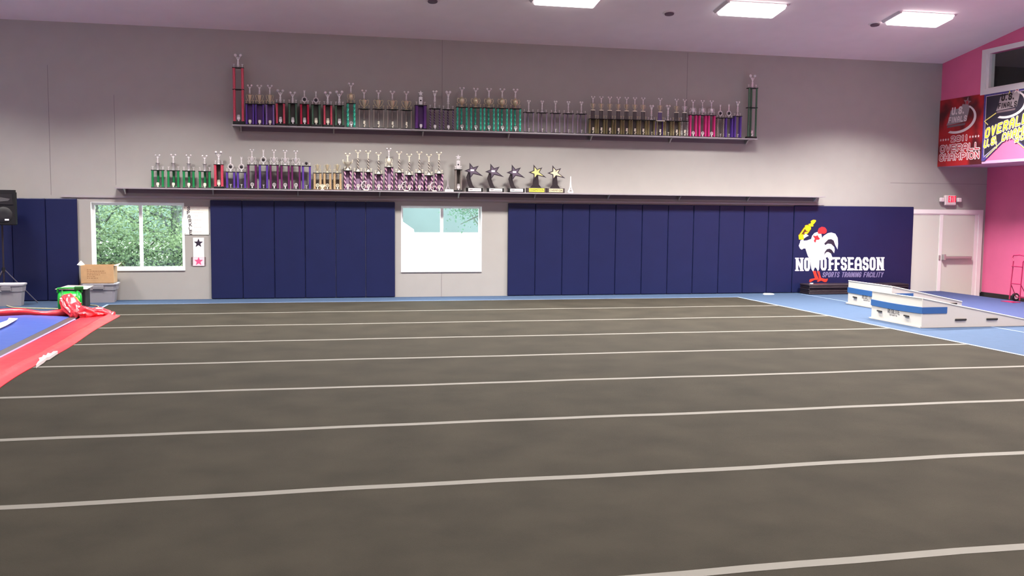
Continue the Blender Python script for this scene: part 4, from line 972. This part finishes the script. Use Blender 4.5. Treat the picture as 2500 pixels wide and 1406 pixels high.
# dark crate with cardboard flap behind the blower
dc = thing('dark_crate', 'dark open crate with a cardboard sheet, behind the green blower', 'crate', (-4.56, 21.72, 0))
MB().rbox(-.22, -.22, 0, .25, .26, .40, .015).build('crate_body', mat('crate_dark', (26, 24, 28), .6), dc)
MB().add([(-.31, -.32, .405), (.30, -.30, .40), (.33, .22, .43), (-.18, .22, .44), (-.31, -.32, .411), (.30, -.30, .406), (.33, .22, .436), (-.18, .22, .446)], [(0, 3, 2, 1), (4, 5, 6, 7), (0, 1, 5, 4), (1, 2, 6, 5), (2, 3, 7, 6), (3, 0, 4, 7)]).build('cardboard_sheet', M_CARDL, dc)

# green inflatable blower
bl = thing('blower_fan', 'bright green inflatable blower with carry handle and yellow label', 'blower', (-4.38, 20.42, 0), rz=math.radians(12)); bl.scale = (1.05, .95, .85)
M_GR = mat('green_plastic', (12, 150, 44), .3); M_GRD = mat('green_plastic_dark', (8, 96, 34), .4)
mb = MB(); mb.lathe([(.12, -.21), (.20, -.20), (.245, -.16), (.255, -.05), (.255, .05), (.245, .16), (.20, .20), (.12, .21)], n=28); mb.v = [(c, a, .28+b) for a, b, c in mb.v]; mb.build('housing', M_GR, bl, True)
for q in (-.13, .13):
    r_ = MB(); r_.tube([(q, .262*math.cos(a), .28+.262*math.sin(a)) for a in [2*PI*i/28 for i in range(28)]], .018, 6, closed=True); r_.build('rim', M_GRD if q < 0 else M_GR, bl, True)
for q in (-.17, .17):
    MB().rbox(q-.05, -.26, 0, q+.05, .22, .09, .015).build('foot', M_GR, bl)
mb = MB().tube([(-.2, -.03, .50), (-.2, -.05, .60), (-.1, -.06, .605), (.1, -.06, .605), (.2, -.05, .60), (.2, -.03, .50)], .022, 8); mb.build('handle', M_GR, bl, True)
MB().rbox(.08, -.1, .555, .24, .0, .64, .015).build('switch_box', M_GRD, bl)
mb = MB().prism([(-.02, .36), (.09, .38), (.10, .27), (.0, .24)], lambda u, v, d: (u, d, v), -.275, -.22); mb.build('label', mat('label_yellow', (206, 206, 60), .5), bl)
mb = MB().prism([(-.12, 0), (.12, 0), (.12, .26), (-.12, .26)], lambda u, v, d: (u, d, v+.17), -.33, -.2); mb.build('outlet', M_GRD, bl)

# deflated inflatable
M_VR = mat('red_vinyl', (216, 40, 54), .30, spec=.7, bump=.35, bump_scale=5); M_VB = mat('blue_vinyl', (58, 80, 150), .32, spec=.6, bump=.35, bump_scale=4)
M_VK = mat('black_vinyl_sheet', (62, 54, 58), .5)
inf = thing('deflated_inflatable', 'deflated red and blue vinyl inflatable spread on the floor at left', 'inflatable', (-4.0, 16, 0))
def sheet(name, P, m, nu=60, nv=14, amp=.03, seed=0., base=.014, thick=True, ridge=0.):
    """P(u,v)->(x,y) ground footprint, wrinkled height"""
    mb = MB(); vs = []; fs = []
    for lay in (1, 0):
        for j in range(nv+1):
            for i in range(nu+1):
                u, v = i/nu, j/nv; x, y = P(u, v)
                e = min(1, 4*min(v, 1-v)+.12)
                hgt = base+.006+amp*e*(.5+.5*noise.noise(Vector((x*1.6+seed, y*.9, seed))))+.35*amp*e*abs(noise.noise(Vector((x*5, y*2.2+seed, 3))))
                if ridge: hgt += ridge*math.exp(-((v-.72)/.05)**2)
                vs.append((x+4.0, y-16, hgt if lay else base))
    W1 = nu+1; nb = W1*(nv+1)
    for j in range(nv):
        for i in range(nu):
            a = j*W1+i; fs.append((a, a+1, a+W1+1, a+W1)); fs.append((nb+a, nb+a+W1, nb+a+W1+1, nb+a+1))
    for i in range(nu): fs.append((i, nb+i, nb+i+1, i+1)); q = nv*W1+i; fs.append((q, q+1, nb+q+1, nb+q))
    for j in range(nv): a = j*W1; fs.append((a, a+W1, nb+a+W1, nb+a)); a += nu; fs.append((a, nb+a, nb+a+W1, a+W1))
    mb.add(vs, fs); return mb.build(name, m, inf, True)
def lerp(a, b, t): return a+(b-a)*t
sheet('red_side', lambda u, v: (lerp(-4.02, -3.36-.03*math.sin(u*17)-.08*max(0, u-.8), v)+.02*math.sin(u*9), lerp(7.0, 19.75, u)), M_VR, 90, 18, .035, 1., ridge=.03)
sheet('black_band', lambda u, v: (lerp(-4.22, -4.06, v), lerp(7.0, 19.55, u)), M_VK, 50, 4, .008, 2.)
sheet('blue_panel', lambda u, v: (lerp(-8.4, -4.22, v), lerp(7.0, 19.75, u)), M_VB, 60, 40, .05, 5.)
sheet('lilac_hem', lambda u, v: (lerp(-4.06, -4.02, v)-.005, lerp(7.0, 19.2, u)), mat('lilac_hem', (150, 130, 200), .4), 50, 2, .012, 2., base=.018)
# red roll along the far edge
mb = MB(); pts = []; rad = []
for i in range(40):
    t_ = i/39; x = lerp(-8.4, -4.25, t_); pts.append((x+4, 19.95-16+.07*math.sin(x*3.1)+.05*math.sin(x*7), .055+.03*abs(math.sin(x*2.7)))); rad.append(.05+.03*abs(math.sin(x*2.7+.4)))
mb.tube(pts, rad, 10).build('red_edge_roll', M_VR, inf, True)
mb = MB(); L = []
for px, py in ((97, 885), (95, 879), (103, 877), (106, 872), (113, 873), (117, 867), (125, 868), (130, 863), (141, 862), (131, 869), (121, 876), (113, 878), (107, 884), (98, 890), (88, 897), (92, 890)):
    q = atF(px, py, .03); L.append((q.x+4, q.y-16))
mb.prism(L, lambda u, v, d: (u, v, d), .02, .062); mb.build('white_patch', mat('white_patch_vinyl', (235, 225, 225), .35), inf)
# white letter on blue
mb = MB(); L = []
for px, py in ((0, 800), (0, 788), (18, 782), (22, 776), (43, 777), (32, 784), (14, 794)):
    q = atF(px, py, .085); L.append((q.x+4, q.y-16))
mb.prism(L, lambda u, v, d: (u, v, d), .074, .085); mb.build('white_marking', mat('white_vinyl_print', (245, 243, 248), .4), inf)
# lump of red fabric and sleeve to the blower
def lump(name, pts, rad, seed, n=56, m=60, flat=.75):
    P = [Vector(p) for p in pts]; N = m; ring = []; mb = MB()
    def samp(t):
        k_ = t*(len(P)-1); i = min(int(k_), len(P)-2); f = k_-i; f = f*f*(3-2*f); return P[i].lerp(P[i+1], f), rad[i]+(rad[i+1]-rad[i])*f
    for i in range(N+1):
        t = i/N; c, r_ = samp(t); c2, _ = samp(min(1, t+.02)); c1, _ = samp(max(0, t-.02)); tg = (c2-c1).normalized()
        up = Vector((0, 0, 1)) if abs(tg.z) < .85 else Vector((0, 1, 0)); a = (up-tg*up.dot(tg)).normalized(); b_ = tg.cross(a)
        for j in range(n):
            q = 2*PI*j/n; d = a*math.cos(q)*flat+b_*math.sin(q)
            k2 = .92+.34*noise.noise(Vector((c.x*3+d.x*1.6+seed, c.y*3+d.y*1.6, d.z*1.6+t*3)))+.30*(1-abs(noise.noise(Vector((d.x*1.9+seed, d.y*1.9+t*3.2, d.z*1.9+t*2))))*2.6)*.5+.05*abs(noise.noise(Vector((d.x*6, d.y*6+t*9, d.z*6+seed))))
            v = c+d*r_*k2; v.z = max(v.z, .016); mb.v.append(tuple(v))
    for i in range(N):
        for j in range(n): mb.f.append((i*n+j, i*n+(j+1) % n, (i+1)*n+(j+1) % n, (i+1)*n+j))
    mb.f.append(tuple(range(n-1, -1, -1))); mb.f.append(tuple(N*n+j for j in range(n)))
    return mb.build(name, M_VR, inf, True)
def LP(px, py, Y): q = atY(px, py, Y); return (q.x+4, q.y-16, q.z)
lump('inlet_sleeve', [LP(165, 724, 20.05), LP(166, 735, 19.95), LP(176, 752, 19.8), LP(190, 767, 19.65), LP(200, 772, 19.6)], [.09, .15, .17, .15, .12], 2., flat=.9)
lump('fabric_heap', [LP(190, 770, 19.55), LP(205, 765, 19.6), LP(225, 766, 19.65), LP(248, 765, 19.75), LP(266, 770, 19.8), LP(270, 774, 19.75)], [.14, .20, .19, .18, .15, .07], 6., flat=.62)
# yellow cord
def cord(name, pts, r_, m, label):
    o = MB().tube(pts, r_, 6).build(name, m, None, True); return tag(o, label, 'cord')
cp = []
ctrl = [atF(-60, 700, .01), atF(-10, 722, .01), atF(4, 738, .01), atF(25, 749, .01), atF(60, 752, .01), atF(138, 754, .01), atF(180, 757, .01), atF(232, 752, .01), atF(238, 747, .01), atF(212, 744.5, .01), atF(195, 746, .01)]
for i in range(len(ctrl)-1):
    p0 = ctrl[max(i-1, 0)]; p1 = ctrl[i]; p2 = ctrl[i+1]; p3 = ctrl[min(i+2, len(ctrl)-1)]
    for k_ in range(6):
        t = k_/6; cp.append(.5*((2*p1)+(p2-p0)*t+(2*p0-5*p1+4*p2-p3)*t*t+(3*p1-p0-3*p2+p3)*t**3))
cp.append(ctrl[-1])
cp = [Vector((p.x, p.y, .012)) for p in cp]
cord('extension_cord', cp, .011, mat('cord_yellow', (196, 190, 150), .5), 'pale yellow extension cord running along the blue floor to the blower')
cord('power_cord', [tuple(atY(177, 720, 20.12)), tuple(atY(188, 728, 20.12)), tuple(atY(194, 738, 20.05)), tuple(atY(199, 750, 20.0)), tuple(atY(200, 757, 20.0))], .009, mat('cord_lime', (214, 214, 60), .5), 'yellow cord draped down the front of the green blower')

# ================================================================== OUTSIDE
ZG = -.5
M_GRV = mat('pale_gravel', (216, 214, 206), .9)
def gz(y): return -.1+(1.08+.1)*min(1, max(0, (y-24)/16))
struct(MB().prism([(WY+.25, -.6), (WY+.25, -.1), (24, -.1), (40, 1.08), (130, 1.3), (130, -.6)], lambda u, v, d: (d, u, v), -90, 110).build('ground', M_GRV))
M_BARK = mat('bark', (74, 80, 74), .9)
def leaf_mat(name, c):
    m = mat(name, c, .6); b = m.node_tree.nodes['Principled BSDF']; b.inputs['Subsurface Weight'].default_value = 0
    n = m.node_tree.nodes; l = m.node_tree.links; t = n.new('ShaderNodeBsdfTranslucent'); t.inputs[0].default_value = (*s2l(c), 1)
    x = n.new('ShaderNodeMixShader'); x.inputs[0].default_value = .4; o = [q for q in n if q.type == 'OUTPUT_MATERIAL'][0]
    l.new(b.outputs[0], x.inputs[1]); l.new(t.outputs[0], x.inputs[2]); l.new(x.outputs[0], o.inputs[0]); return m
def tree(x, y, h, r, nleaf, label, m, seed, zc=.5, low=0.):
    rnd = random.Random(seed); t = thing('leafy_tree', label, 'tree', (x, y, gz(y)), group='trees outside the window'); mb = MB()
    mb.tube([(0, 0, 0), (.1, 0, h*.3), (-.05, .1, h*.8)], [.16, .12, .04], 7)
    for i in range(26):
        a = rnd.uniform(0, 2*PI); z = rnd.uniform(.12, .7)*h; L = r*rnd.uniform(.5, .95)
        mb.tube([(0, 0, z), (L*.5*math.cos(a), L*.5*math.sin(a), z+L*rnd.uniform(-.1, .4)), (L*math.cos(a), L*math.sin(a), z+L*rnd.uniform(-.3, .7))], [.05, .032, .012], 5)
    mb.build('trunk', M_BARK, t, True)
    mb = MB()
    cl = [(rnd.gauss(0, r*.45), rnd.gauss(0, r*.4), rnd.uniform(low, h)) for _ in range(90)]
    for i in range(nleaf):
        c = cl[i % 90]; p = Vector((c[0]+rnd.gauss(0, .34), c[1]+rnd.gauss(0, .34), max(.05, c[2]+rnd.gauss(0, .28))))
        d = Vector((rnd.gauss(0, 1), rnd.gauss(0, 1), rnd.gauss(-.3, .6))).normalized(); e = d.cross(Vector((rnd.gauss(0, 1), rnd.gauss(0, 1), rnd.gauss(0, 1)))).normalized()
        s = rnd.uniform(.05, .10); mb.add([p, p+d*s*.5+e*s*.32, p+d*s, p+d*s*.5-e*s*.32], [(0, 1, 2, 3)])
    mb_o = bpy.data.meshes.new('foliage'); mb_o.from_pydata(mb.v, [], mb.f); mb_o.materials.append(m); o = bpy.data.objects.new('foliage', mb_o); COL.objects.link(o); o.parent = t
    return t
LM1 = leaf_mat('leaf_green', (94, 114, 80)); LM2 = leaf_mat('leaf_pale', (118, 136, 98)); LM3 = leaf_mat('leaf_deep', (68, 84, 70))
tree(-5.4, 28.0, 4.6, 2.3, 9000, 'leafy tree close outside the left window, left part of the view', LM2, 1, low=.3)
tree(-3.5, 29.3, 4.8, 2.4, 9000, 'leafy tree outside the left window, right part of the view', LM1, 2, low=.4)
tree(-6.6, 31.5, 6, 3, 9000, 'darker tree standing behind the two near trees', LM3, 3, low=0.)
tree(-2.6, 32.5, 6, 3, 9000, 'darker tree farther back beyond the left window', LM3, 4, low=0.)
tree(6.9, 32.0, 5.0, 2.6, 16000, 'tree crown seen at upper right of the bright window', leaf_mat('leaf_mint', (66, 96, 76)), 5, low=1.2)
for i_, (bx, by, bl_, sd_) in enumerate(((-6.3, 26.4, 'low leafy shrub outside the left window, at its left', 11), (-4.6, 26.9, 'low leafy shrub outside the left window, in the middle', 12), (-3.0, 26.6, 'low leafy shrub outside the left window, at its right', 13))):
    tree(bx, by, 1.25, 1.5, 7000, bl_, (LM2, LM1, LM2)[i_], sd_, low=.0)
sh = MB(); q0 = atY(940, 520, 38); q1 = atY(976, 536, 38); q2 = atY(1004, 560, 38)
sh.prism([(q0.x-3, .9), (q2.x+.15, .9), (q2.x+.1, q2.z), (q1.x, q1.z), (q0.x, q0.z+.3), (q0.x-3, q2.z)], lambda u, v, d: (u, d, v), 38, 41)
tag(sh.build('white_shed', mat('shed_white', (238, 238, 234), .8)), 'white low shed with sloping roof at left of the bright window view', 'shed')
def hill(x0, x1, y, z, label, m, seed):
    mb = MB(); N = 40; vs = []; fs = []
    for i in range(N+1):
        x = lerp(x0, x1, i/N); h_ = z*(1+.2*noise.noise(Vector((x*.2+seed, 0, 0))))
        b_ = gz(y)-.05; vs += [(x, y, b_), (x, y+2, b_+h_*.8), (x, y+5, b_+h_), (x, y+12, b_)]
    for i in range(N):
        for a, b in ((0, 1), (1, 2), (2, 3), (3, 0)): fs.append((i*4+a, i*4+b, i*4+4+b, i*4+4+a))
    fs += [(0, 3, 2, 1), (N*4, N*4+1, N*4+2, N*4+3)]
    return tag(mb.add(vs, fs).build('hedge_row', m, None, True), label, 'hedge')
hill(-60, -1, 37, 7.5, 'dark green hedge row far behind the trees, left side', mat('hedge_far', (70, 86, 76), .9, noise_amt=.3, noise_scale=1.5), 1)
hill(-.5, 60, 42, 8, 'pale grey-green hedge row beyond the bright window', mat('hedge_pale', (68, 79, 80), .9, noise_amt=.15, noise_scale=.4), 2)
